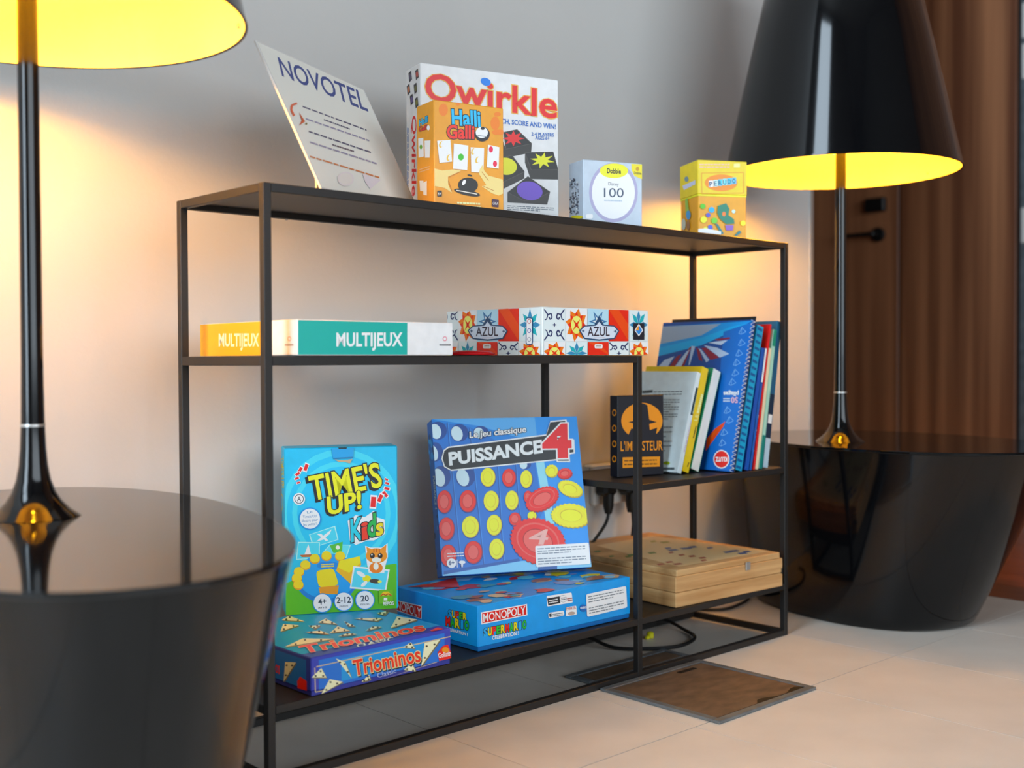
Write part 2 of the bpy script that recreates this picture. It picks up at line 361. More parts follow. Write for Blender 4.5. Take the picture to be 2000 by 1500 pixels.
for x in (0, SW-T): bar('rail', x+.0003, x+T-.0003, T, SD-T, 0, T)
for x in (.16, .36, .56, .80): MB().lathe([(.0025, SH-.0105), (.0025, SH-.012), (.001, SH-.0125)], 10, (x, SD-T/2)).build('rivet', M_CHR, su)

# ================================================================== side tables
def table(label, cx, cy, a, b, ux, uy, zt, bot, group):
    rt = root('side_table', label, 'table', Matrix.Translation((cx, cy, 0)), group); n = 2.25; S = 72
    def ring(s, ox, oy, z):
        out = []
        for i in range(S):
            t = 2*math.pi*i/S; c, d = math.cos(t), math.sin(t); p = a*s*math.copysign(abs(c)**(2/n), c); q = b*s*math.copysign(abs(d)**(2/n), d)
            out.append((p*ux-q*uy+ox, p*uy+q*ux+oy, z))
        return out
    def loft(rings):
        mm = MB(); vs = [v for r in rings for v in r]; k = len(rings)
        fs = [(j*S+i, j*S+(i+1) % S, (j+1)*S+(i+1) % S, (j+1)*S+i) for j in range(k-1) for i in range(S)]
        return mm.add(vs, fs+[tuple(range(S))[::-1], tuple((k-1)*S+i for i in range(S))])
    sb, ox, oy = bot; L = lambda z, e=0: ring(sb+(1-sb)*z/zt-e, ox*(1-z/zt), oy*(1-z/zt), z)
    o = loft([L(.0003, .02), L(.006, .004), L(.02)]+[L(zt*k/8) for k in range(1, 8)]+[L(zt-.0056)]).build('body', M_BLK, rt, True)
    o = loft([ring(.999, 0, 0, zt-.0052), ring(1.003, 0, 0, zt-.004), ring(1.003, 0, 0, zt-.001), ring(1.0, 0, 0, zt)]).build('tabletop', M_BLK, rt)
    for p in o.data.polygons: p.use_smooth = len(p.vertices) < 10 and False
    return rt
ZT = .335
table('glossy black oval side table at left, nearest the camera', -.246, -.038, .365, .185, -.213, -.977, ZT, (.70, .02, .05), 'glossy black side tables')
table('glossy black oval side table at right, near the wooden wall', 1.37, -.023, .334, .233, -.261, -.965, ZT, (.71, .0, .065), 'glossy black side tables')

# ================================================================== lamps
def lamp(label, x, y, group):
    rt = root('table_lamp', label, 'lamp', Matrix.Translation((x, y, ZT)), group)
    MB().lathe([(.046, .0003), (.043, .003), (.036, .008), (.0275, .0165), (.0215, .026), (.017, .038), (.0143, .053), (.0128, .07), (.0116, .10), (.0108, .16), (.0102, .50), (.0098, .70)], 40).build('stem', M_BLK, rt, True)
    MB().lathe([(.0122, .093), (.0124, .0945), (.0118, .096)], 32).build('collar', M_CHR, rt, True)
    z0, z1, r0, r1 = .513, .97, .219, .117
    sh = MB().lathe([(r0-.003, z0), (r0, z0), (r0, z0+.0005), (r0-(r0-r1)*.008, z0+.008*(z1-z0)), (r0-(r0-r1)*.5, z0+.5*(z1-z0)), (r1, z1), (r1-.004, z1+.004), (r1-.02, z1+.004)], 128).build('shade', M_BLK, rt, True)
    f = sh.data.polygons; me = sh.data
    keep = [p for p in f if len(p.vertices) == 4 or p.center.z > .9]
    mm = MB().add([v.co for v in me.vertices], [tuple(p.vertices) for p in keep]); D.objects.remove(sh)
    sh = mm.build('shade', M_BLK, rt, True)
    MB().lathe([(r0-.0031, z0+.0008), (r1-.0035, z1-.004), (.012, z1-.004)], 96, cap=False).build('lining', M_LINE, sh, True)
    for k in (-1, 1):
        a = .9; cx, cy = k*.036*math.cos(a), k*.036*math.sin(a); zb = z0+.063
        bl = MB().lathe([(.003, zb-.02), (.012, zb-.015), (.018, zb-.003), (.017, zb+.010), (.0125, zb+.024), (.012, zb+.036)], 16, (cx, cy)).build('bulb', M_BULB, rt, True)
        MB().lathe([(.0135, zb+.0362), (.0135, zb+.075)], 14, (cx, cy)).build('socket', M_WHT, rt, True)
        MB().tube([(cx, cy, zb+.07), (0, 0, zb+.09)], .005).build('arm', M_CHR, rt, True)
    sc = MB().lathe([(.003, 0), (.003, .002), (.001, .003)], 10); th = -.35; rr = r0-.006
    o = sc.build('rivet', M_CHR, sh); o.location = ((r0-.006)*math.cos(th), (r0-.006)*math.sin(th), z0+.012); o.rotation_euler = (0, -math.pi/2, th)
    return rt
bl = on_z(75, 1012, ZT); br = on_z(1652, 863, ZT)
lamp('lit black cone lamp standing on the left, nearest table', bl.x, bl.y+.012, 'black lamps with cone shades')
lamp('lit black cone lamp standing on the right table before the wooden door', br.x, br.y+.012, 'black lamps with cone shades')

# ================================================================== cartons
def carton(name, label, x, y, z, rz, w, d, h, col, rx=0, ry=0, body='carton', b=.0012, group='board games on the shelves'):
    M = frame_M(x, y, z+.0004, rz, w, d, rx, ry); rt = root(name, label, 'board game', M, group)
    if body: MB().box(-w/2, w/2, -d/2, d/2, 0, h, b).build(body, card(col), rt)
    return rt, M
YEL, RED, WH, BK = 'f5d31c', 'd0362c', 'eef2f6', '14141a'
C1 = (480, 50, .32); C2 = (780, 100, .22); C3 = (1090, 280, .2); C4 = (370, 580, .265); C5 = (840, 580, .225); C6 = (1130, 600, .24); C7 = (530, 840, .25328); C8 = (820, 790, .23331)
CT = (500, 1080, .38); CM = (930, 1110, .155); CL = (760, 1100, .12666); CW = (1120, 900, .24)

# --- white tile game
w, d, h = .2299, .0526, .2215
rt, M = carton('tall_game_box', 'tall white game box with big red lettering, behind the orange box', .3416, .1405, SH, -.2572, w, d, h, 'dfeaf3')
A, Lf = faces(rt, M, w, d, h, C2, C2)
A.part('cover_picture')
def block(top, sides, A):
    for s in sides: A.poly(s, '2a2724')
    A.poly(top, '161413')
    A.path(list(top)+[top[0]], 4, '4c4743')
block([(925, 720), (1045, 695), (1175, 820), (945, 870)], [[(945, 870), (1175, 820), (1170, 900), (930, 950)], [(900, 740), (945, 870), (930, 950), (890, 940)]], A)
A.star(1012, 775, 100, 48, 8, 'd8352a', .72)
block([(1115, 900), (1365, 893), (1408, 1050), (1170, 1055)], [[(1170, 1055), (1408, 1050), (1408, 1140), (1165, 1135)], [(1115, 900), (1170, 1055), (1165, 1135), (1115, 990)]], A)
A.star(1268, 970, 112, 50, 8, 'e8e01c', .66, .2)
block([(850, 960), (1000, 925), (1110, 1070), (925, 1160)], [[(925, 1160), (1110, 1070), (1108, 1130), (925, 1222)]], A)
A.ell(945, 1022, 98, 76, 'dfe01c', 10)
block([(960, 1255), (1140, 1112), (1337, 1250), (1240, 1300), (1110, 1330)], [[(960, 1255), (1110, 1330), (1240, 1300), (1337, 1250), (1312, 1362), (960, 1342)]], A)
A.ell(1155, 1240, 116, 82, '6b4fb6', 12)
A.part('title_lettering').text('Qwirkle', (235, 428), (1392, 596), (0, -232), 'c8281e', .02, out='f0a860', ow=.022)
A.ell(766, 272, 47, 33, '2273c8', 25)
A.text('MIX, MATCH, SCORE AND WIN!', (700, 618), (1386, 692), (0, -42), '1c5ea8', .02)
A.text('2-4 PLAYERS', (1172, 750), (1370, 760), (0, -30), '1c5ea8', .015); A.text('AGES 6+', (1205, 783), (1330, 789), (0, -30), '1c5ea8', .015)
A.part('sticker').poly([(930, 1358), (1402, 1385), (1402, 1452), (925, 1410)], 'f4f6f8'); A.para((960, 1365), (1395, 1388), (955, 1412), 3, '5a6670')
A.done()
Lf.part('spine_lettering').text('Qwirkle', (112, 575), (112, 1285), (38, 0), 'c8281e', .015)
for cx, cy, c in ((95, 225, '4a4258'), (155, 205, 'a84a40'), (80, 340, 'b06a4a'), (142, 330, '5c5a2e'), (108, 430, '5a4a78'), (152, 455, '6c6a30')):
    Lf.part('side_picture').poly([(cx-14, cy-30), (cx+10, cy-52), (cx+18, cy+25), (cx-6, cy+55)], '201e22'); Lf.ell(cx+3, cy, 11, 26, c)
Lf.para((84, 680), (84, 1270), (70, 680), 2, '2c66a8'); Lf.done()

# --- orange reaction game
w, d, h = .1082, .0513, .1416
rt, M = carton('orange_game_box', 'small orange game box with bell picture, in front of the white box', .2804, .035, SH, -.2053, w, d, h, 'ef961c')
A, Lf = faces(rt, M, w, d, h, C2, C2)
for x, y, a, b in ((390, 520, 40, 55), (850, 640, 40, 60), (870, 560, 30, 20), (520, 470, 18, 14), (880, 720, 60, 25)): A.ell(x, y, a, b, 'e07a14')
A.part('cover_picture')
for q in ([(335, 795), (452, 788), (468, 980), (356, 992)], [(483, 820), (612, 838), (602, 1056), (476, 1044)], [(632, 853), (752, 860), (746, 1080), (638, 1072)], [(785, 830), (887, 853), (880, 1043), (775, 1030)]):
    A.poly([(x-4, y+6) for x, y in q], 'a8742a'); A.poly(q, 'f3f1ea')
A.ell(546, 940, 25, 30, '4aa63c')
for x, y in ((370, 828), (438, 945), (655, 890), (692, 965)): A.ell(x, y, 18, 30, 'd8b060', 20); A.ell(x+9, y-3, 13, 25, 'f3f1ea', 20)
for x, y in ((812, 872), (848, 1000)): A.ell(x, y, 18, 27, 'c8284c')
HAND = 'edc48a'
A.poly([(298, 1040), (380, 1060), (480, 1050), (548, 1062), (430, 1115), (432, 1185), (466, 1258), (400, 1215), (350, 1205), (298, 1196)], HAND)
A.poly([(712, 1050), (738, 1008), (752, 1060), (790, 1105), (918, 1140), (918, 1265), (880, 1282), (820, 1262), (730, 1200), (770, 1190), (705, 1090)], HAND)
for p in (((440, 1120), (540, 1070)), ((435, 1150), (465, 1240)), ((730, 1070), (790, 1150)), ((745, 1200), (840, 1240))): A.line(*p, 5, 'a86c34')
A.ell(600, 1255, 118, 26, '1c1714', 12); A.ell(608, 1190, 88, 68, '14110f'); A.ell(572, 1165, 14, 26, 'e8e4de', 25); A.ell(625, 1103, 22, 8, '1c1714', 15)
A.path([(505, 1235), (690, 1270)], 8, 'd8d2c8')
A.part('title_lettering').text('Halli', (470, 652), (716, 668), (-6, -132), '3aa6dc', .03, out=BK, ow=.04)
A.text('Galli', (425, 772), (660, 775), (0, -112), 'dc4038', .03, out=BK, ow=.04)
A.ell(735, 737, 66, 66, BK); A.ell(730, 722, 54, 50, 'e4e6e8'); A.ell(738, 686, 18, 14, BK); A.path([(690, 748), (775, 760)], 9, '8a8e92')
A.rr((335, 1240), (375, 1238), (375, 1290), (335, 1290), BK); A.text('6+', (341, 1280), (370, 1280), 28, WH)
A.para((510, 1330), (730, 1342), (510, 1390), 2, 'f6dca8', .5); A.rr((820, 1312), (880, 1318), (878, 1388), (818, 1380), '3a1c34'); A.text('GIGA', (826, 1362), (874, 1366), 26, WH); A.done()
Lf.text('Halli', (178, 665), (255, 625), (0, -55), '3aa6dc', .02, out=BK); Lf.text('Galli', (175, 715), (250, 690), (0, -40), 'dc4038', .02, out=BK); Lf.ell(258, 680, 14, 22, 'dcdcdc')
for q in ([(168, 775), (214, 768), (218, 935), (172, 945)], [(225, 795), (277, 792), (270, 945), (228, 945)], [(180, 1150), (215, 1150), (215, 1245), (185, 1240)], [(212, 1170), (245, 1150), (245, 1280), (214, 1275)]): Lf.poly(q, 'ece6dc')
Lf.ell(193, 850, 12, 20, '6a9a40'); Lf.para((180, 1040), (275, 1010), (180, 1085), 2, 'd8b08c', .4); Lf.done()

# --- silver matching game
w, d, h = .1051, .0461, .0994
rt, M = carton('silver_game_box', 'silver-grey square game box with round white emblem and yellow lens', .5849, .05, SH, -.3091, w, d, h, 'b4bec9')
A, Lf = faces(rt, M, w, d, h, C3, C3)
A.part('cover_picture').ring(540, 480, 238, 292, '9c98b4', 'eceff4', .885)
A.ell(545, 268, 138, 72, 'f0d414'); A.poly([(715, 200), (828, 206), (830, 352), (745, 318), (718, 262)], 'f0c814')
A.part('title_lettering').text('Dobble', (478, 290), (612, 298), (0, -46), BK, .03); A.text('Dobble', (742, 300), (812, 306), (0, -24), BK, .02); A.ell(775, 250, 16, 22, 'b08c28')
A.text('Disney', (490, 410), (592, 415), (0, -32), '3a4452'); A.text('100', (447, 525), (640, 527), (0, -88), '2e3e54', .0); A.para((450, 545), (632, 550), (450, 570), 1, 'a8b4c0', .5)
A.rr((270, 690), (340, 690), (340, 735), (270, 735), 'dfe4ea', .4); A.done()
for i in range(90): Lf.ell(random.uniform(118, 200), random.uniform(350, 690), random.uniform(4, 10), random.uniform(5, 13), random.choice(['3a3c44', '6a6e78', '8c909a', 'd4d8de', '4c4c58']), n=8)
Lf.ell(190, 720, 60, 16, 'd8c820'); Lf.done()

# --- yellow dice game with lid
w, d, h = .0913, .0748, .1312
rt, M = carton('yellow_game_box', 'small yellow and orange lidded game box at the right end of the top', .866, .05, SH, -.4834, w, d, h, 'e39a34', body=None)
MB().box(-w/2+.0012, w/2-.0012, -d/2+.0012, d/2-.0012, 0, .078, .001).build('box_base', card('e09a3a'), rt)
MB().box(-w/2+.0006, w/2-.0006, -d/2+.0006, d/2-.0006, .0702, .0735, .0003).build('box_band', card('ecd41c'), rt)
MB().box(-w/2, w/2, -d/2, d/2, .0735, h, .001).build('lid', card('efc02c'), rt)
A, Lf = faces(rt, M, w, d, h, C3, C3)
A.part('lid_picture').path([(1400, 290), (1810, 285), (1812, 485), (1405, 490), (1400, 290)], 8, 'c8922a'); A.ell(1592, 385, 160, 82, 'd8843a')
A.para((1380, 195), (1690, 195), (1380, 245), 2, 'e8b0a0', .5); A.poly([(1715, 200), (1775, 198), (1775, 235), (1715, 235)], 'f4e29a')
for i, (c, t) in enumerate(zip('PERUDO', ('e8f0f0', 'b8e0e8', '58b8dc', '7cc8e4', '58b8dc', '68b0e0'))):
    x = 1470+i*45; y = 420-i*6; A.rr((x, y-55), (x+42, y-58), (x+44, y+6), (x+2, y+8), t); A.text(c, (x+8, y), (x+36, y-2), 42, '152850', .02)
A.part('base_picture')
for x, y, r, c in ((1412, 615, 26, '5cae3c'), (1498, 650, 28, '2c9cd0'), (1465, 700, 22, '4c50b0'), (1420, 745, 32, 'e0dc48'), (1525, 755, 30, '6cb848'), (1485, 820, 24, '4858b8'), (1440, 840, 24, 'e4e060'), (1805, 780, 26, 'd8d850'), (1712, 665, 18, 'b8d8e8')): A.ell(x, y, r, r, c, n=14)
A.poly([(1560, 610), (1640, 585), (1672, 640), (1660, 700), (1715, 740), (1720, 785), (1640, 790), (1580, 740), (1552, 680)], '17705c'); A.ell(1618, 690, 18, 22, 'e07848')
A.poly([(1630, 800), (1712, 800), (1705, 850), (1640, 850)], '7c58a8'); A.poly([(1530, 780), (1560, 790), (1615, 880), (1590, 890)], '1f6e74'); A.poly([(1720, 900), (1770, 850), (1790, 870), (1740, 905)], '1f6e74')
A.poly([(1365, 835), (1440, 830), (1590, 860), (1590, 892), (1365, 868)], 'f0ecdc'); A.done()
Lf.part('side_picture').poly([(1215, 415), (1340, 360), (1340, 400), (1230, 455)], 'b8bcd0'); Lf.ell(1255, 350, 20, 26, '6a8088'); Lf.poly([(1240, 560), (1262, 530), (1285, 700), (1250, 720)], '8cae58'); Lf.ell(1272, 700, 22, 45, '3c8cc0'); Lf.ell(1225, 790, 22, 55, 'b4bcae'); Lf.ell(1270, 800, 16, 50, '8a6448'); Lf.done()

# --- flat family game, two-coloured
w, d, h = .2353, .2405, .0424
rt, M = carton('flat_game_box', 'flat white game box with teal front band and yellow side', .0401, -.006, ZM, -.010, w, d, h, 'f1efec')
A, Lf = faces(rt, M, w, d, h, C4, C4)
A.part('front_band').poly([(800, 170), (1605, 190), (1605, 425), (800, 425)], '16988f')
A.part('title_lettering').text('MULTIJEUX', (1085, 362), (1566, 360), (0, -95), 'e6f2f0', .025)
A.part('maker_mark').ring(1882, 308, 16, 18, 'c88a94', 'f1efec', .6); A.para((1842, 346), (1926, 346), (1842, 362), 1, '5c5a60', .7, end=1); A.done()
Lf.part('side_band').poly([(60, 180), (598, 160), (598, 440), (60, 440)], 'f7a60c')
Lf.part('title_lettering').text('MULTIJEUX', (218, 362), (510, 362), (0, -90), 'fbe6c4', .025)
Lf.part('maker_mark').ring(737, 308, 14, 18, 'd89a88', 'f1e6da', .6); Lf.para((704, 346), (768, 345), (704, 362), 1, '8a7468', .7, end=1); Lf.done()

# --- tile-patterned game
w, d, h = .2307, .2113, .069
rt, M = carton('patterned_game_box', 'square game box printed all over with blue, red and white tiles', .4497, .0022, ZM, 0, w, d, h, 'd3e0e8')
A, Lf = faces(rt, M, w, d, h, C5, C5)
def cellA(A, x0, x1, y0, y1):
    A.poly([(x0, y0), (x1, y0), (x1, y1), (x0, y1)], 'cfd8e2'); cx, cy = (x0+x1)/2, (y0+y1)/2; a, b = (x1-x0)/2, (y1-y0)/2
    for sx in (-1, 1):
        for sy in (-1, 1):
            A.path([(cx+sx*a*f, cy+sy*b*g) for f, g in ((.95, .95), (.6, .62), (.3, .7), (.2, .45), (.38, .32), (.5, .48))], 11, '2a3358'); A.path([(cx+sx*a*f, cy+sy*b*g) for f, g in ((.6, .62), (.72, .35), (.9, .3))], 9, '2a3358')
    A.star(cx, cy, 22, 8, 4, '2a3358')
def cellB(A, x0, x1, y0, y1):
    A.poly([(x0, y0), (x1, y0), (x1, y1), (x0, y1)], 'd8e4e8'); cx, cy = (x0+x1)/2, (y0+y1)/2; a, b = (x1-x0)/2, (y1-y0)/2
    A.star(cx, cy, 1.05*a, .7*a, 8, 'e2762c', b/a, .2); A.star(cx, cy, .85*a, .5*a, 8, 'cc3c24', b/a); A.ell(cx, cy, .5*a, .55*b, 'f2dc84')
    A.star(cx, cy, .5*a, .12*a, 4, 'd05028', b/a, .78); A.ell(cx, cy, .12*a, .1*b, 'b83420')
def cellC(A, x0, x1, y0, y1):
    A.poly([(x0, y0), (x1, y0), (x1, y1), (x0, y1)], 'a9c8dc'); cx, cy = (x0+x1)/2, (y0+y1)/2; a, b = (x1-x0)/2, (y1-y0)/2
    A.star(cx, cy-.2*b, .9*a, .35*a, 6, '3c6c96', b/a*.8); A.star(cx, cy-.2*b, .55*a, .2*a, 6, 'd4e4ec', b/a*.8); A.ell(cx, cy-.2*b, .15*a, .12*b, '1f4c78')
def cellD(A, x0, x1, y0, y1): A.poly([(x0, y0), (x1, y0), (x1, y1), (x0, y1)], 'c93c24'); A.poly([(x0, y0), ((x0+x1)/2, y0), (x1, (y0+y1)/2), (x1, y1)], 'd95434')
def cellE(A, x0, x1, y0, y1):
    A.poly([(x0, y0), (x1, y0), (x1, y1), (x0, y1)], 'cfe0e8'); cx, cy = (x0+x1)/2, (y0+y1)/2; a, b = (x1-x0)/2, (y1-y0)/2
    for k in range(8):
        t = k*math.pi/4; c, s = math.cos(t), math.sin(t); r = 1 if k % 2 == 0 else .95
        A.poly([(cx, cy), (cx+.55*a*math.cos(t+.35), cy+.55*b*math.sin(t+.35)), (cx+r*a*c, cy+r*b*s), (cx+.55*a*math.cos(t-.35), cy+.55*b*math.sin(t-.35))], '2a9aa2' if k % 2 else '3c7ca0')
def azul(A, X, tx, dx):
    A.part('tile_pattern'); Y0, Y1, Y2, Y3 = 100, 384, 391, 498
    for f, (a, b) in zip((cellA, cellB, cellC, cellD, cellE), X): f(A, a, b, Y0, Y1)
    for f, (a, b) in zip((cellB, cellE, cellD, cellA, cellB), X): f(A, a, b, Y2, Y3+90)
    A.part('title_plate').poly([(tx-75, 290), (tx-30, 250), (tx+60, 240), (tx+100, 165), (tx+140, 240), (tx+235, 250), (tx+275, 295), (tx+235, 365), (tx+100, 380), (tx-30, 365)], '24405e')
    A.poly([(tx-62, 292), (tx-24, 258), (tx+72, 250), (tx+100, 215), (tx+128, 250), (tx+228, 258), (tx+262, 296), (tx+228, 355), (tx+100, 368), (tx-24, 355)], 'c3cbd6')
    A.star(tx-40, 296, 18, 6, 4, '24405e'); A.star(tx+240, 298, 18, 6, 4, '24405e'); A.text('AZUL', (tx, 340), (tx+190, 338), (0, -78), '2b2330', .012); A.line((tx+50, 356), (tx+150, 354), 3, 'a06a5c')
    A.rr((tx+60, 410), (tx+130, 410), (tx+130, 446), (tx+60, 446), 'e4e0d8', .3); A.para((tx+72, 418), (tx+118, 418), (tx+72, 440), 2, '8a6a50', .5)
azul(A, ((985, 1170), (1176, 1362), (1366, 1545), (1549, 1720), (1726, 1888)), 1362, 0)
A.part('maker_mark').poly([(1757, 228), (1853, 228), (1853, 372), (1757, 372)], '141a24'); A.poly([(1805, 232), (1842, 290), (1805, 342), (1768, 290)], 'e8e4de'); A.poly([(1805, 245), (1834, 290), (1805, 330), (1776, 290)], '3c7cb8'); A.poly([(1805, 245), (1776, 290), (1805, 290)], 'd88c3c'); A.done()
azul(Lf, ((85, 246), (250, 408), (412, 588), (595, 772), (778, 962)), 405, 0)
Lf.part('side_label').rr((838, 178), (898, 178), (898, 416), (838, 416), '24406a', .3); Lf.rr((845, 186), (891, 186), (891, 408), (845, 408), 'd9dde4', .3)
for y, c in ((212, 'a83c30'), (292, '3c3c8c'), (368, '8c949c')): Lf.ring(868, y, 17, 20, c, 'e6e6e8', .7)
Lf.done()

# --- small black bluffing game
w, d, h = .0965, .0217, .1336
rt, M = carton('black_game_box', 'small black game box with orange figure standing on the small shelf', .7082, .0912, ZS, -.1931, w, d, h, '12131b')
A, Lf = faces(rt, M, w, d, h, C6, C6); OR = 'd98a2c'
A.part('cover_picture').ell(515, 925, 168, 148, OR)
A.poly([(395, 1060), (430, 985), (470, 1000), (468, 950), (405, 935), (478, 918), (500, 800), (520, 780), (545, 790), (560, 800), (575, 915), (636, 935), (575, 950), (580, 1000), (640, 980), (625, 1062), (690, 1075), (690, 1085), (340, 1085), (345, 1065)], '12131b')
A.part('title_lettering').text("L'IMPOSTEUR", (343, 1170), (682, 1162), (0, -76), OR, .01)
A.part('text_panel').poly([(358, 1222), (662, 1215), (660, 1296), (358, 1308)], OR); A.para((372, 1235), (650, 1228), (372, 1296), 2, '6a4418', .35); A.done()
for y in (858, 985, 1112, 1235): Lf.part('spine_marks').ring(291, y, 18, 28, OR, '12131b', .6)
Lf.done()

# --- folding wooden game box
w, d, h = .277, .318, .0601
M = frame_M(.7535, .0075, ZB+.0004, -.0593, w, d); rt = root('wooden_game_box', 'flat pale pine game box with a word-game board on its lid', 'board game', M, 'board games on the shelves')
MB().box(-w/2, w/2, -d/2, d/2, 0, .0235, .001).build('base_tray', M_WOODS, rt); MB().box(-w/2, w/2, -d/2, d/2, .0241, .0495, .001).build('upper_tray', M_WOODS, rt)
MB().box(-w/2+.004, w/2-.006, -d/2+.0015, d/2-.0015, .0496, h, .001).build('lid', M_WOOD, rt)
MB().box(.035, .047, -d/2-.003, -d/2-.0002, .040, .054, .001).build('clasp', M_CHR, rt)
MB().box(w/2-.004, w/2+.0004, -d/2-.0005, -d/2+.012, .022, .032, .0002).build('finger_notch', M_DARK, rt)
A = faces(rt, M, w, d, h, None, None, CW)[0]; A.part('board_print')
A.poly([(180, 690), (640, 612), (1600, 735), (860, 862)], 'cdb58c')
for c, L in (('8e2c1e', ((670, 840, 80), (740, 822, 80), (800, 838, 95), (770, 745, 50), (850, 765, 60), (930, 775, 70), (1015, 788, 70), (1030, 808, 60))), ('4c6c34', ((160, 735, 70), (285, 775, 50), (415, 778, 60), (430, 765, 90), (600, 748, 80))), ('2f4c7c', ((1215, 742, 80), (1265, 732, 90), (1330, 752, 90), (1370, 738, 80), (740, 710, 60), (760, 725, 100), (860, 712, 110), (930, 700, 80), (1080, 708, 60))), ('8c8434', ((620, 655, 60), (700, 662, 90)))):
    for x, y, l in L: A.poly([(x, y), (x+l*.7, y-6), (x+l, y+4), (x+l*.3, y+11)], c)
A.done()

# --- blue family guessing game
ZTR = ZB+.0004+.0468
w, d, h = .1583, .0495, .2325
rt, M = carton('tall_blue_game_box', 'upright light blue game box with yellow title and cartoon cat', .1580, .2165, ZTR, -.4738, w, d, h, '34aee4')
A, Lf = faces(rt, M, w, d, h, C7, C7)
for x, y, r in ((540, 640, 470), (540, 640, 380)): A.ring(x, y, r, r*1.05, '58c0ee', '34aee4', .9)
A.part('cover_picture').poly([(112, 1180), (250, 1130), (500, 1120), (700, 1060), (966, 1030), (966, 1392), (112, 1428)], '58a434')
for q, f in (([(290, 805), (492, 738), (518, 845), (322, 908)], '5cc0ee'), ([(205, 862), (375, 865), (372, 990), (190, 1000)], '5cc0ee'), ([(450, 880), (612, 885), (580, 985), (370, 975)], '6cc8f0')):
    A.poly(q, 'a6dcf4'); cx = sum(p[0] for p in q)/4; cy = sum(p[1] for p in q)/4; A.poly([(cx+(x-cx)*.92, cy+(y-cy)*.9) for x, y in q], f)
A.poly([(345, 860), (380, 830), (465, 765), (450, 800), (400, 845)], 'f0eef0'); A.poly([(350, 800), (385, 800), (440, 850), (420, 855)], 'e4dce0'); A.poly([(255, 960), (285, 880), (305, 955)], 'f4f4f6'); A.poly([(220, 962), (315, 958), (300, 978), (235, 980)], 'a8643c'); A.poly([(450, 890), (550, 860), (545, 935), (480, 950)], '58a848'); A.ell(512, 905, 16, 16, 'd8ecd0')
A.ell(425, 1150, 240, 185, '1470b8'); A.ell(430, 1125, 232, 175, '2490da'); A.ell(440, 1045, 90, 32, '1c78c0')
A.para((385, 1030), (490, 1024), (385, 1062), 2, 'e0c83c', .6)
for x, y in ((335, 988), (425, 966), (530, 968), (262, 1036), (212, 1088), (196, 1138), (208, 1188)): A.ell(x, y+8, 40, 36, 'c89410'); A.ell(x, y, 38, 33, 'f2c418')
A.poly([(500, 1085), (520, 1010), (680, 972), (692, 1035), (640, 1140), (610, 1185)], 'dca812'); A.poly([(510, 1060), (530, 1005), (680, 972), (690, 1020), (600, 1100)], 'f4cc20')
A.rr((342, 1085), (478, 1062), (522, 1195), (365, 1215), 'f4c81c', .25); A.poly([(365, 1212), (520, 1196), (510, 1265), (375, 1262)], 'cc8e14')
A.poly([(632, 1048), (912, 1075), (884, 1242), (604, 1220)], 'eaf6fc'); A.poly([(643, 1060), (900, 1085), (874, 1230), (616, 1208)], '62c0ec'); A.ell(735, 1145, 32, 26, 'f0d028'); A.ell(800, 1165, 45, 18, '3c3428', 5); A.ell(690, 1110, 38, 16, 'dceef8', 30); A.ell(715, 1185, 30, 14, 'dceef8', -40); A.ell(835, 1168, 16, 12, 'f0d878')
A.poly([(722, 892), (765, 905), (850, 905), (895, 872), (898, 975), (880, 1040), (870, 1100), (750, 1100), (735, 1020)], 'eaf4f8')
A.poly([(732, 900), (790, 925), (745, 985)], 'e88a30'); A.poly([(886, 882), (830, 925), (880, 985)], 'e88a30'); A.ell(810, 968, 82, 58, 'ec8c2c'); A.ell(806, 1062, 52, 42, 'e07c24'); A.ell(806, 1050, 20, 28, 'f4e4d0'); A.ell(810, 1000, 36, 20, 'f4e4d0')
for x in (778, 838): A.ell(x, 968, 19, 21, '1c1a18'); A.ell(x-4, 960, 6, 6, WH)
for x in (790, 812, 832): A.line((x, 915), (x, 940), 7, 'a84c14')
A.part('title_lettering').text('TIME\'S', (318, 540), (855, 432), (-32, -178), 'f2d41c', .02, out=BK, ow=.03, sh=(-16, 14))
A.text('UP!', (440, 648), (690, 600), (-8, -128), 'f2d41c', .035, out=BK, ow=.03, sh=(-14, 12))
A.poly([(588, 700), (650, 655), (720, 670), (790, 620), (810, 670), (872, 690), (875, 800), (790, 850), (740, 850), (650, 885), (605, 850)], 'eef6fa')
for c, a, b, hh, k in (('K', (618, 858), (700, 838), 165, '3cb4c4'), ('i', (706, 842), (738, 834), 130, 'd8483c'), ('d', (746, 825), (806, 808), 165, '2e9a50'), ('s', (812, 812), (860, 798), 125, 'e8c434')): A.text(c, a, b, (-6, -hh), k, .03, out=BK, ow=.035)
A.part('cover_marks')
for x, y, r, s in ((266, 288, 20, 1), (222, 306, 30, .85), (202, 338, 55, .7), (196, 372, 65, .6), (208, 405, 75, .5), (886, 380, -60, .5), (892, 410, -70, .6), (890, 450, -75, .75), (876, 494, -40, .9), (838, 524, 25, 1.1), (785, 553, 5, 1.5)):
    t = math.radians(r); c, n = math.cos(t), math.sin(t)
    for e, k in ((1.35, 'f0f4f6'), (1, 'c8302c')): A.poly([(x+(a*c-b*n)*s*e, y+(a*n+b*c)*s*e) for a, b in ((-13, -26), (13, -26), (13, 26), (-13, 26))], k)
A.ell(213, 530, 46, 46, 'eef4f8'); A.text('A', (196, 548), (230, 548), 36, '2c3640', .02); A.ring(213, 530, 36, 36, '2c3640', 'eef4f8', .86); A.text('A', (199, 546), (227, 546), 32, '2c3640', .02)
A.ring(297, 682, 86, 86, '2c84c4', 'eef6fa', .9)
for t, y, a in (('Le', 640, 20), ("Time's Up!", 675, 55), ('illustré pour', 705, 62), ('les petits !', 735, 50)): A.text(t, (297-a, y+4), (297+a, y-6), 20, '2c6c9c')
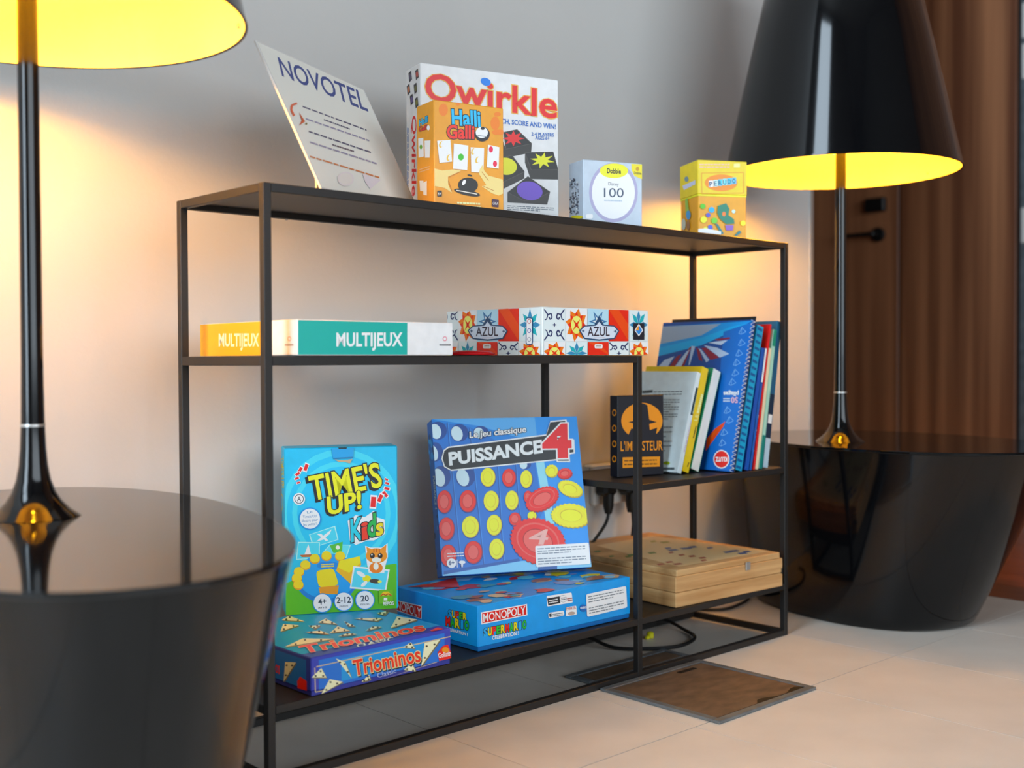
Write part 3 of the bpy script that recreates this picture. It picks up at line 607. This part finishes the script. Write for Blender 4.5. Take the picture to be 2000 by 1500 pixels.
for x, y, t, u in ((393, 1332, '4+', 'ans'), (557, 1320, '2-12', 'joueurs'), (720, 1308, '20', 'minutes')):
    A.ring(x, y, 76, 76, '2c84c4', 'eef6fa', .9); k = 12*len(t)+6; A.text(t, (x-k, y+12), (x+k, y+8), 44, '2a3440', .02); A.text(u, (x-34, y+42), (x+34, y+38), 18, '2a3440')
A.rr((827, 1232), (936, 1228), (936, 1332), (827, 1338), '6aa83c', .08); A.poly([(838, 1275), (860, 1245), (900, 1243), (926, 1270)], 'd8b428'); A.path([(838, 1280), (860, 1262), (880, 1272), (900, 1260), (926, 1276)], 8, 'a84820'); A.poly([(864, 1312), (866, 1290), (892, 1290), (892, 1312)], 'f0f0e8'); A.text('REPOS', (862, 1350), (942, 1346), 26, 'eef2ee', .02)
A.part('opening_tab').poly([(462, 140), (636, 136), (632, 205), (474, 214)], '2790c4'); A.poly([(474, 214), (632, 205), (628, 216), (478, 224)], '1c6c98'); A.poly([(486, 226), (560, 232), (625, 222), (604, 256), (560, 244), (520, 246)], 'b49c80'); A.poly([(515, 130), (582, 130), (578, 144), (518, 144)], '0c1418'); A.done()  # cutout drawn flat; the shade of its recess is painted in darker blues
Lf.part('spine_lettering').text("TIME'S UP!", (68, 200), (72, 440), (26, 4), 'c8b848', .02); Lf.ring(78, 555, 13, 70, 'c8b840', '34aee4', .8); Lf.para((66, 640), (66, 730), (88, 640), 2, '4a86ac'); Lf.done()

# --- purple-blue triangle domino game
w, d, h = .217, .2125, .0468
rt, M = carton('triangle_game_box', 'flat purple-blue game box with red title and cream triangles', .0594, .0006, ZB, 0, w, d, h, '34409c', body=None)
MB().box(-w/2+.001, w/2-.001, -d/2+.001, d/2-.001, 0, .006, .0005).build('box_base', card('2c3484'), rt); MB().box(-w/2, w/2, -d/2, d/2, .0062, h, .0012).build('lid', card('36409e'), rt)
A, Lf, Tp = faces(rt, M, w, d, h, CT, CT, CT); CR = 'e4dcb8'
def tri(A, *p, pips=2):
    cx = sum(q[0] for q in p)/3; cy = sum(q[1] for q in p)/3; A.poly([(x+5, y+5) for x, y in p], '6c6448'); A.poly(p, CR)
    for q in p[:pips+1]: A.ell(cx+(q[0]-cx)*.5, cy+(q[1]-cy)*.5, 6, 5, '3a3428', n=8)
A.fill('2f68b8', .05, .14, .95, .9); A.fill('2488c4', .2, .22, .8, .8)
A.part('front_frame').path([(310, 585), (1005, 428)], 5, 'b8a888'); A.path([(1005, 428), (1008, 470)], 5, 'b8a888'); A.path([(302, 590), (305, 715), (360, 705)], 5, 'b8a888'); A.path([(640, 660), (930, 560)], 4, 'a89c90')
A.part('triangle_tiles')
for q in (((285, 640), (335, 592), (362, 640)), ((335, 728), (378, 648), (446, 662)), ((410, 542), (456, 560), (490, 642)), ((848, 582), (866, 462), (946, 444)), ((758, 600), (800, 565), (820, 615)), ((755, 485), (795, 458), (815, 490)), ((540, 662), (580, 625), (586, 650))): tri(A, *q)
A.part('title_lettering').text('Triominos', (505, 630), (846, 556), (-10, -76), 'd4442a', .025, out='f0d8a8', ow=.03, sh=(4, 6)); A.text('Classic', (625, 642), (720, 615), 24, 'b0b8d0')
A.part('maker_mark').poly([(932, 512), (958, 478), (985, 470), (1004, 512), (1002, 540), (940, 555)], 'd03c30'); A.ell(972, 498, 18, 14, 'f0902c'); A.text('Goliath', (938, 540), (1002, 526), 24, 'f8f0e4', .02); A.done()
Lf.fill('2f68b8', .05, .14, .95, .9); Lf.part('triangle_tiles'); tri(Lf, (142, 662), (150, 560), (206, 562)); Lf.part('maker_mark').poly([(212, 660), (228, 635), (262, 660), (262, 708), (215, 695)], 'd03c30'); Lf.text('Triominos', (20, 575), (122, 622), (0, -60), 'd4442a', .02); Lf.done()
Tp.fill('1d8cc6', .0, .10, 1, 1); Tp.part('triangle_tiles')
for q in (((130, 345), (165, 322), (250, 352)), ((125, 405), (140, 365), (222, 372)), ((145, 485), (240, 440), (405, 442)), ((268, 375), (330, 372), (300, 392)), ((318, 358), (358, 338), (418, 368)), ((380, 412), (420, 378), (482, 400)), ((452, 352), (510, 378), (470, 378)), ((498, 338), (620, 352), (650, 336)), ((562, 402), (600, 380), (648, 382)), ((692, 388), (725, 328), (830, 345)), ((620, 312), (690, 298), (660, 322)), ((420, 432), (470, 415), (520, 420)), ((250, 410), (330, 402), (378, 420))): tri(Tp, *q)
Tp.part('title_lettering').text('Triominos', (250, 520), (872, 400), (-28, -36), 'd4442a', .025, out='ecc8a0', ow=.02); Tp.text('CLASSIC', (525, 490), (712, 452), (-10, -16), 'c4d8e4', .02); Tp.poly([(895, 402), (935, 385), (975, 398), (930, 414)], 'd85048'); Tp.done()

# --- blue property-trading game
w, d, h = .3096, .1879, .0636
rt, M = carton('blue_game_box', 'large flat blue game box under the leaning four-in-a-row box', .3406, .0195, ZB, -.0175, w, d, h, '1a86cc', body=None)
MB().box(-w/2+.0012, w/2-.0012, -d/2+.0012, d/2-.0012, 0, .008, .0006).build('box_base', card('14609c'), rt); MB().box(-w/2, w/2, -d/2, d/2, .0058, h, .0014).build('lid', card('188ed8'), rt)
A, Lf, Tp = faces(rt, M, w, d, h, CM, CL, CM)
MARIO = ['2c98e0', 'f0c424', 'd83c2c', '3ca648', 'f0c424', 'd83c2c', '3ca648', 'f0c424', '2c98e0', '3ca648']
A.part('title_lettering').poly([(60, 555), (640, 448), (646, 592), (66, 708)], 'eef0f0'); A.poly([(74, 568), (628, 464), (634, 582), (78, 692)], 'c0342c'); A.text('MONOPOLY', (92, 676), (620, 574), (-3, -98), 'f4f4f2', .015)
A.letters('SUPERMARIO', (92, 858), (634, 750), (0, -92), MARIO, bold=.05, out='2a2018', ow=.05); A.text('CELEBRATION !', (200, 900), (530, 836), (0, -46), 'f0f4f8', .03)
A.part('label_badges').rr((885, 348), (1200, 303), (1216, 430), (892, 482), 'e6ecf0'); A.poly([(892, 378), (1048, 352), (1058, 438), (906, 466)], '20242a'); A.para((910, 395), (1030, 372), (914, 450), 2, WH, .5); A.ring(1092, 382, 46, 46, '8a9096', 'e6ecf0', .9); A.para((1062, 365), (1122, 358), (1064, 405), 2, '50565c', .5); A.para((1140, 372), (1205, 362), (1145, 420), 2, '8c4848', .5)
A.rr((900, 560), (1098, 530), (1106, 592), (906, 632), 'e6ecf0', .4); A.para((950, 570), (1090, 550), (955, 612), 2, '70767c', .5); A.poly([(912, 572), (940, 566), (944, 608), (918, 614)], '2c3238'); A.rr((1122, 490), (1254, 468), (1262, 582), (1122, 602), 'e6ecf0'); A.text('PARKER', (1132, 528), (1250, 510), 34, 'a03c30', .02); A.ell(1192, 566, 46, 22, 'a89488', -8); A.ell(1345, 500, 45, 46, '2c5c9c'); A.text('HASBRO', (1306, 512), (1384, 500), 26, WH, .02)
A.part('sticker').rr((1376, 326), (1880, 220), (1896, 490), (1390, 612), 'e8edf0', .09); A.para((1400, 345), (1865, 250), (1408, 440), 3, '6a7076', .35); A.para((1410, 485), (1870, 388), (1415, 580), 3, '6a7076', .35); A.done()
Lf.part('title_lettering').poly([(-40, 530), (506, 655), (502, 862), (-40, 690)], 'eef0f0'); Lf.poly([(-40, 545), (496, 668), (492, 850), (-40, 676)], 'c0342c'); Lf.text('MONOPOLY', (-30, 655), (490, 832), (0, -132), 'f4f4f2', .01)
Lf.letters('SUPER', (912, 822), (1196, 874), (0, -98), MARIO, bold=.05, out='2a2018', ow=.05); Lf.letters('MARIO', (872, 952), (1236, 1030), (0, -126), MARIO[5:], bold=.05, out='2a2018', ow=.05); Lf.text('CELEBRATION !', (886, 1030), (1212, 1122), (0, -44), 'dce8f0', .03); Lf.done()
for i in range(70):
    u, v = random.uniform(.06, .94)*w, random.uniform(.05, .9)*d; r = random.uniform(.006, .02); Tp.part('lid_picture')
    n = 9; ps = [(min(max(u+r*random.uniform(.6, 1.6)*math.cos(2*math.pi*k/n), .003), w-.003), min(max(v+r*random.uniform(.5, 1)*math.sin(2*math.pi*k/n), .003), d-.003)) for k in range(n)]
    Tp.put(ps, [tuple(range(n))], random.choice(['a83430', 'b8443c', 'c8a484', 'd0b090', '6ab4c8', '88b8d0', 'd8c040', '4c8c9c', 'e0d8d0', '7c8cb8', '8c5c48']))
Tp.part('title_plate').put([(.006, .10*d/.1879+.07), (.05, .165), (.105, .178), (.062, .115)], [(3, 2, 1, 0)], 'b8433c'); Tp.done()

# --- four-in-a-row game leaning back
w, d, h = .2432, .0321, .2443
rt, M = carton('square_game_box', 'square blue game box with red and yellow discs, leaning back', (.4102), .1813, .1662, -.4452, w, d, h, '1c5ca4', rx=-.2665, group='board games on the shelves')
A, Lf = faces(rt, M, w, d, h, C8, C8)
A.part('cover_picture'); A.fill('1f78c0'); A.poly([(100, 110), (1000, 70), (1400, 75), (1420, 480), (900, 300), (500, 180)], '5c9cd2'); A.poly([(960, 100), (1310, 80), (1450, 1380), (1100, 1300), (1020, 600)], '1a84cc'); A.poly([(970, 480), (1040, 480), (1130, 1000), (1060, 1000)], '8cc4e8')
A.poly([(95, 140), (420, 190), (960, 470), (1030, 900), (830, 1290), (200, 1400)], '2066b0')
for a, b in (((228, 150), (345, 1370)), ((415, 200), (535, 1340)), ((650, 520), (700, 1310)), ((800, 500), (860, 1260))): A.line(a, b, 8, '174e90'); A.line((a[0]+8, a[1]), (b[0]+8, b[1]), 4, '4c8ccc')
A.poly([(200, 1395), (830, 1288), (840, 1310), (200, 1425)], '174e90'); A.poly([(195, 1425), (850, 1310), (1450, 1310), (1450, 1395), (195, 1460)], '7cb4e0'); A.poly([(990, 1362), (1150, 1352), (1150, 1392), (990, 1400)], '24508c')
for x, y, a, b in ((150, 220, 76, 76), (330, 238, 76, 74), (510, 235, 66, 54), (125, 398, 66, 82), (180, 605, 78, 92), (380, 605, 82, 88), (880, 505, 50, 38)): A.ell(x, y, a, b, '133f80'); A.ell(x-a*.26, y+b*.08, a*.62, b*.84, 'bcd0e8', -18)
def disc(x, y, a, b, y_): c, k, l = (('ecd61e', 'c4ac14', 'f4e24c') if y_ else ('d23a34', 'a42824', 'e0605a')); A.ell(x+3, y+4, a+4, b+4, '133f80'); A.ell(x, y, a, b, k); A.ell(x-2, y-2, a*.94, b*.95, c); A.ell(x-2, y, a*.62, b*.64, k); A.ell(x-3, y-1, a*.57, b*.6, l)
for x, y, a, b in ((570, 610, 62, 80), (890, 625, 50, 75), (597, 808, 64, 86), (770, 803, 55, 82), (423, 1025, 72, 92), (622, 1010, 64, 88), (643, 1210, 63, 87), (938, 935, 38, 40)): disc(x, y, a, b, 1)
for x, y, a, b in ((745, 615, 58, 77), (205, 815, 62, 96), (400, 810, 70, 92), (222, 1042, 66, 96), (447, 1238, 75, 95), (238, 1265, 66, 92), (905, 775, 36, 52), (795, 960, 50, 56)): disc(x, y, a, b, 0)
def token(x, y, a, b, r, y_, k=26):
    c, s, l = (('e6cf1c', 'b09a10', 'f2e254') if y_ else ('cc342e', '9c2420', 'dc605a'))
    A.ell(x+6, y+10, a, b, s, r, 130, .035, k); A.ell(x, y, a, b, c, r, 130, .035, k); A.ell(x, y-4, a*.80, b*.78, l, r); A.ell(x, y-2, a*.74, b*.72, c, r); A.ell(x, y, a*.56, b*.54, s, r); A.ell(x, y+2, a*.53, b*.51, l, r)
token(1100, 555, 52, 50, -30, 1, 14); token(1210, 577, 60, 42, -8, 0, 14); token(1255, 705, 106, 62, 20, 1); token(1020, 790, 145, 88, -28, 0); token(1262, 930, 165, 98, 4, 1); token(985, 1145, 232, 185, 22, 0, 34)
A.text('4', (905, 1165), (1050, 1172), (35, -120), 'eea49c', .02)
A.part('title_lettering')
def ban(e, c): A.poly([(235-e*.2, 355-e), (1055, 252-e), (1090, 140-e), (1225+e, 128-e), (1240+e, 290-e), (1290+e, 295), (1295+e, 412+e), (1250+e, 420+e), (1255+e, 485+e), (1145-e, 485+e), (1138-e, 470+e), (260, 558+e), (200-e*.7, 525+e*.6), (178-e, 455), (195-e*.7, 385-e*.6)], c)
ban(0, 'd6dce0'); ban(-11, '16191c')
A.text('PUISSANCE', (250, 508), (1020, 402), (-8, -100), 'd4d8da', .04); A.text('4', (1045, 436), (1248, 432), (-6, -250), 'cf3038', .05, out='e8ecee', ow=.03)
A.text('Le jeu classique', (415, 282), (886, 232), (0, -50), 'f0f2f2', .02, out='1c2430', ow=.05)
A.part('sticker').rr((962, 1186), (1410, 1158), (1426, 1336), (972, 1362), 'e8edf2', .07); A.para((980, 1200), (1400, 1175), (982, 1262), 3, '6a7480', .35); A.para((984, 1285), (1405, 1260), (988, 1348), 3, '6a7480', .35)
A.part('age_mark').ell(262, 1330, 40, 40, 'eef2f6'); A.text('6+', (240, 1345), (286, 1342), 34, '22406c', .03); A.line((308, 1300), (310, 1365), 5, 'dce6ee'); A.ell(350, 1322, 28, 14, 'e6eef4'); A.poly([(340, 1335), (360, 1335), (356, 1362), (344, 1362)], 'e6eef4'); A.para((225, 1240), (370, 1232), (228, 1285), 2, 'dce6ee', .4); A.done()
Lf.part('side_picture')
for i in range(30): Lf.ell(random.uniform(60, 150), random.uniform(200, 1420), random.uniform(5, 14), random.uniform(12, 40), random.choice(['2474b4', '123c6c', '3c8cc4', '1c2c44']), n=8)
Lf.text('PUISSANCE 4', (112, 600), (130, 880), (16, -2), 'b8c4c8', .02); Lf.done()

# ================================================================== sign, red pouch
n_ = Vector((.44, -.898, 0)); t_ = Vector((.898, .44, 0)); th = math.radians(26)
M = Matrix.Translation((.0818, .0042, SH+.0008)) @ Matrix(((t_.x, -n_.x, 0, 0), (t_.y, -n_.y, 0, 0), (0, 0, 1, 0), (0, 0, 0, 1))) @ Matrix.Rotation(-th, 4, 'X')
sg = root('sign_holder', 'clear leaning stand with a pale printed notice in blue capitals', 'sign', M); w, h = .277, .207
MB().box(0, w, 0, .003, 0, h, .0006).build('acrylic_panel', M_ACR, sg)
zz = h*.62*math.cos(th)
mm = MB().add([(x, .0034+s_*math.sin(th)*zz+e*math.cos(th), h*.62-s_*math.cos(th)*zz+e*math.sin(th)) for s_ in (0, .985) for x in (.09, .18) for e in (0, .003)], [(0, 1, 3, 2), (4, 6, 7, 5), (0, 2, 6, 4), (1, 5, 7, 3), (0, 4, 5, 1), (2, 3, 7, 6)])
mm.build('back_leg', M_ACR, sg)
A = Art(sg, M, (0, 0, 0), (1, 0, 0), (0, 0, 1), w, h, (510, 80, .2)); A.part('notice_sheet').fill('e3d9d2', .008, .01, .985, .99)
A.part('title_lettering').text('NOVOTEL', (205, 340), (1045, 690), (-45, -182), '2a3a78', .012)
A.part('notice_text')
for y0, x0, x1, y1, c in ((640, 400, 1025, 872, '4a4660'), (770, 610, 860, 860, '4a4660'), (760, 430, 1050, 975, '8a849c'), (885, 460, 1075, 1092, '4a4660'), (1015, 690, 900, 1080, '5a4a58'), (990, 470, 1120, 1200, '8a849c'), (1130, 470, 1160, 1340, 'c07850')): A.para((x0, y0-12), (x1, y1-12), (x0+6, y0+12), 1, c, .6, end=1)
A.path([(345, 612), (295, 630), (290, 680), (318, 735)], 20, 'c8674c'); A.poly([(365, 700), (425, 790), (365, 830), (392, 780)], 'b85c3c'); A.ell(435, 812, 10, 10, '7c6c3c')
A.poly([(985, 1300), (1165, 1360), (1060, 1450), (1010, 1380)], 'd2ccd2'); A.ring(820, 1350, 80, 70, 'd6cfd0', 'dcd3ce', .8); A.done()
p = on_y(886, 690, -.0); q = on_y(975, 690, -.0); rl = (q-p).length
rp = root('red_pouch', 'small flat red pouch at the edge of the middle shelf', 'pouch', Matrix.Translation(((p.x+q.x)/2+.012, .028, ZM)))
mm = MB(); S = 28; rings = []
for f, z in ((.7, .0003), (.97, .001), (1, .003), (.85, .0055), (.5, .007), (.1, .0075)): rings.append([(rl/2*f*math.cos(2*math.pi*i/S), .024*f*math.sin(2*math.pi*i/S), z) for i in range(S)])
mm.add([v for r in rings for v in r], [(j*S+i, j*S+(i+1) % S, (j+1)*S+(i+1) % S, (j+1)*S+i) for j in range(5) for i in range(S)]+[tuple(range(S))[::-1], tuple(5*S+i for i in range(S))]).build('pouch_body', M_RED, rp, True)
MB().tube([(rl/2*1.0*math.cos(2*math.pi*i/S), .024*math.sin(2*math.pi*i/S), .003) for i in range(S+1)], .0007, 6).build('seam', M_RED, rp, True)

# ================================================================== books leaning on the small shelf
def book(name, label, bl, br, tl, depth, col, spine=None, pages=True, hard=.0015):
    y0 = .055 if on_z(*bl, ZS).y > .03 else (.0125 if bl[0] > 1489 else .008)
    a, b, t = on_y(*bl, y0), on_y(*br, y0), on_y(*tl, y0); th = math.atan2(t.x-a.x, t.z-a.z); h = math.hypot(t.x-a.x, t.z-a.z); k = max((b.x-a.x)*math.cos(th), .002)
    M = Matrix.Translation((a.x, y0, ZS+.0005+k*math.sin(th))) @ Matrix.Rotation(th, 4, 'Y'); rt = root(name, label, 'book', M, 'books on the small shelf')
    c = card(col); e = min(hard, k*.3)
    MB().box(0, e, 0, depth, 0, h, .0003).build('cover', c, rt); MB().box(k-e, k, 0, depth, 0, h, .0003).build('cover', c, rt)
    MB().box(e, k-e, 0, e, 0, h).build('spine', card(spine or col), rt)
    MB().box(e+.0001, k-e-.0001, e+.0001, depth-.003, .0025, h-.0025).build('pages', M_PAGE, rt)
    cov = Art(rt, M, (0, depth, 0), (0, -1, 0), (0, 0, 1), depth, h, C6); sp = Art(rt, M, (0, 0, 0), (1, 0, 0), (0, 0, 1), k, h, (1300, 700, .16)); sp.e = .0001
    return rt, M, k, h, cov, sp
rt, M, k, h, cv, sp = book('paperback', 'white paperback with text on its back cover, foremost of the books', (1323, 926), (1331, 926), (1362, 729), .13, 'ccd6d8')
cv.part('cover_text').para((520, 678), (606, 672), (518, 704), 1, '23282a', .9, end=1); cv.para((612, 680), (858, 676), (605, 722), 2, '5c666a', .4); cv.para((600, 745), (842, 745), (570, 920), 9, '6c767a', .35); cv.para((600, 960), (790, 958), (590, 1190), 6, '7c868a', .25, end=.9); cv.ell(722, 1270, 26, 14, '8c9c30'); cv.para((690, 1300), (790, 1300), (690, 1330), 1, '4c5658', .6); cv.done()
sp.part('spine_lettering').poly([(372, 352), (418, 372), (345, 702), (302, 688)], '1f3436'); sp.para((322, 670), (385, 385), (342, 675), 1, 'a8c4bc', .5); sp.para((212, 1140), (305, 735), (240, 1146), 1, 'b8b0b8', .6); sp.done()
rt, M, k, h, cv, sp = book('paperback', 'yellow paperback directly behind the white paperback', (1332.5, 926), (1346, 926), (1372, 722), .125, 'd0b62a', 'd8b836')
sp.part('spine_lettering').text('LE', (385, 762), (402, 690), (-36, -6), 'ecdca0', .01); sp.para((372, 665), (432, 425), (408, 672), 1, 'ecdca0', .8); sp.para((330, 970), (365, 815), (346, 974), 1, '4a3c14', .8); sp.para((258, 1320), (276, 1265), (272, 1324), 1, '4a3c14', .8); sp.done()
rt, M, k, h, cv, sp = book('hardback', 'pale book with green edges beside the yellow paperback', (1349, 925), (1367, 925), (1393, 729), .125, '2f7c58', 'd4d2c8'); sp.done()
rt, M, k, h, cv, sp = book('paper_plane_book', 'large blue paper-plane book with red round badge and striped wings', (1428, 926), (1433, 925), (1471, 629), .2, '12498c', '0f3f7c')
cv.part('cover_picture').poly([(620, 160), (1430, 110), (1240, 200), (1000, 290), (600, 400)], '2c86c4'); cv.poly([(640, 160), (1160, 135), (1000, 230), (630, 300)], '8c9cae'); cv.poly([(610, 330), (1000, 250), (1240, 160), (1420, 125), (1000, 310), (600, 400)], '2f9cdc'); cv.poly([(1180, 200), (1425, 120), (1260, 1360), (1010, 1370), (1120, 900)], '1a62ac')
for q, c in (([(920, 315), (950, 320), (905, 470), (895, 470)], 'a8bcd4'), ([(905, 325), (920, 320), (860, 480), (795, 490)], '7c2c3c'), ([(880, 360), (905, 345), (830, 495), (775, 495)], 'a8bcd4'), ([(800, 400), (840, 380), (780, 490), (730, 495)], '7c2c3c'), ([(700, 430), (780, 400), (720, 495), (640, 495)], 'a8bcd4'), ([(955, 320), (985, 350), (1010, 440), (980, 430)], '7c2c3c'), ([(975, 330), (1000, 345), (1065, 430), (1040, 450)], 'a8bcd4'), ([(1000, 330), (1040, 330), (1145, 410), (1075, 430)], '7c2c3c'), ([(1020, 310), (1130, 330), (1228, 380), (1150, 410)], 'a8bcd4'), ([(1060, 290), (1110, 280), (1215, 268), (1160, 308)], 'b4c4d8'), ([(1100, 262), (1230, 245), (1235, 258), (1140, 272)], '7c2c3c')): cv.poly(q, c)
cv.poly([(1035, 1170), (1045, 1070), (1110, 990), (1195, 930), (1180, 970)], 'd8542c'); cv.poly([(1060, 1060), (1120, 1000), (1150, 965), (1060, 1090)], 'e4683c')
for x, y in ((1335, 195), (1330, 290), (1310, 375), (1290, 450), (1280, 535), (1255, 610), (1215, 840), (1235, 920), (1190, 1020), (1175, 1105)): cv.path([(x-30, y+20), (x-5, y-30), (x+28, y+5), (x-10, y+25), (x-30, y+20)], 4, '7ca8d4'); cv.line((x-5, y-30), (x-10, y+25), 3, '7ca8d4')
cv.part('title_lettering').text('pliages', (1305, 690), (1183, 690), (0, 34), 'd8e0ea', .03); cv.text('50', (1298, 735), (1245, 735), (0, 44), 'd0a8b4', .03); cv.para((1180, 735), (1240, 735), (1180, 775), 2, 'c0ccdc', .5)
cv.part('round_badge').ell(1166, 1238, 66, 76, 'e8e4e2'); cv.ell(1166, 1238, 58, 67, 'c83a38'); cv.text('KLUTZ', (1212, 1222), (1120, 1222), (0, 34), 'f0eae6', .04); cv.done()
pts = [(.002*math.cos(i*1.2)-.001, .0015+.004*math.sin(i*1.2)-.003, i*h/180) for i in range(181)]
MB().tube(pts, .0005, 5).build('spiral_binding', M_WHT, rt, True)
Z2 = (1400, 600, .22)
rt, M, k, h, cv, sp = book('spiral_notebook', 'teal spiral notebook beside the paper-plane book', (1436.5, 924), (1449.5, 921), (1480, 641), .17, '1d7ca4', '2090b4')
for i in range(22): sp.part('binding_rings').put([(.001, h*(i+.3)/22), (k*.8, h*(i+.25)/22), (k*.8, h*(i+.62)/22), (.001, h*(i+.7)/22)], [(0, 1, 2, 3)], '174f80')
sp.done()
book('slim_hardback', 'tall thin black book showing its dark top edge', (1433.6, 925), (1435.2, 925), (1476.2, 621), .185, '1b1a1c', '1b1a1c')[5].done()
book('slim_paperback', 'thin blue book left of the red-spined one', (1455.5, 921), (1462.3, 920), (1487.5, 682), .16, '143f84', '1a4c98')[5].done()
rt, M, k, h, cv, sp = book('slim_paperback', 'blue-spined book with a white title running up its spine', (1464.6, 920), (1468.0, 920), (1494.8, 682), .16, '1c5298', '1c5298'); sp.crop = Z2
sp.fill('d4dce4', 0, .72, 1, 1); sp.part('spine_lettering').text("Le ciel et l'espace", (345, 1280), (412, 760), (-18, -3), 'eef2f6', .02); sp.done()
book('slim_hardback', 'tall thin red hardback rising above its neighbours', (1471.3, 920), (1474.6, 920), (1504, 636), .17, 'b8242c', 'c02a34')[5].done()
book('slim_paperback', 'thin cream book right of the red hardback', (1475.2, 919), (1480.8, 919), (1502, 682), .16, 'c8b89c', 'd2c4a8')[5].done()
rt, M, k, h, cv, sp = book('slim_paperback', 'thin pale book with green top and foot', (1482.2, 918), (1488.5, 917), (1511.5, 646), .17, '8cb4a0', '9cc0b0'); sp.fill('1f7c64', 0, .88, 1, 1); sp.fill('1f6c64', 0, 0, 1, .24); sp.done()
rt, M, k, h, cv, sp = book('spiral_notebook', 'dark teal spiral notebook at the right end of the row', (1490, 916), (1499.5, 914), (1518, 630), .185, '2c5c78', '2a5470'); sp.fill('a8bcc8', 0, 0, 1, .2); sp.fill('16283c', 0, .2, 1, .5); sp.fill('d8dcdc', .1, .3, .9, .36); sp.done()
for i in range(26): MB().tube([(k+.0003+.0018*(1-math.cos(a)), .003+.0018*math.sin(a), h*(i+.5)/26) for a in [j*.9 for j in range(8)]], .0005, 5).build('binding_ring', M_WHT, rt, True)
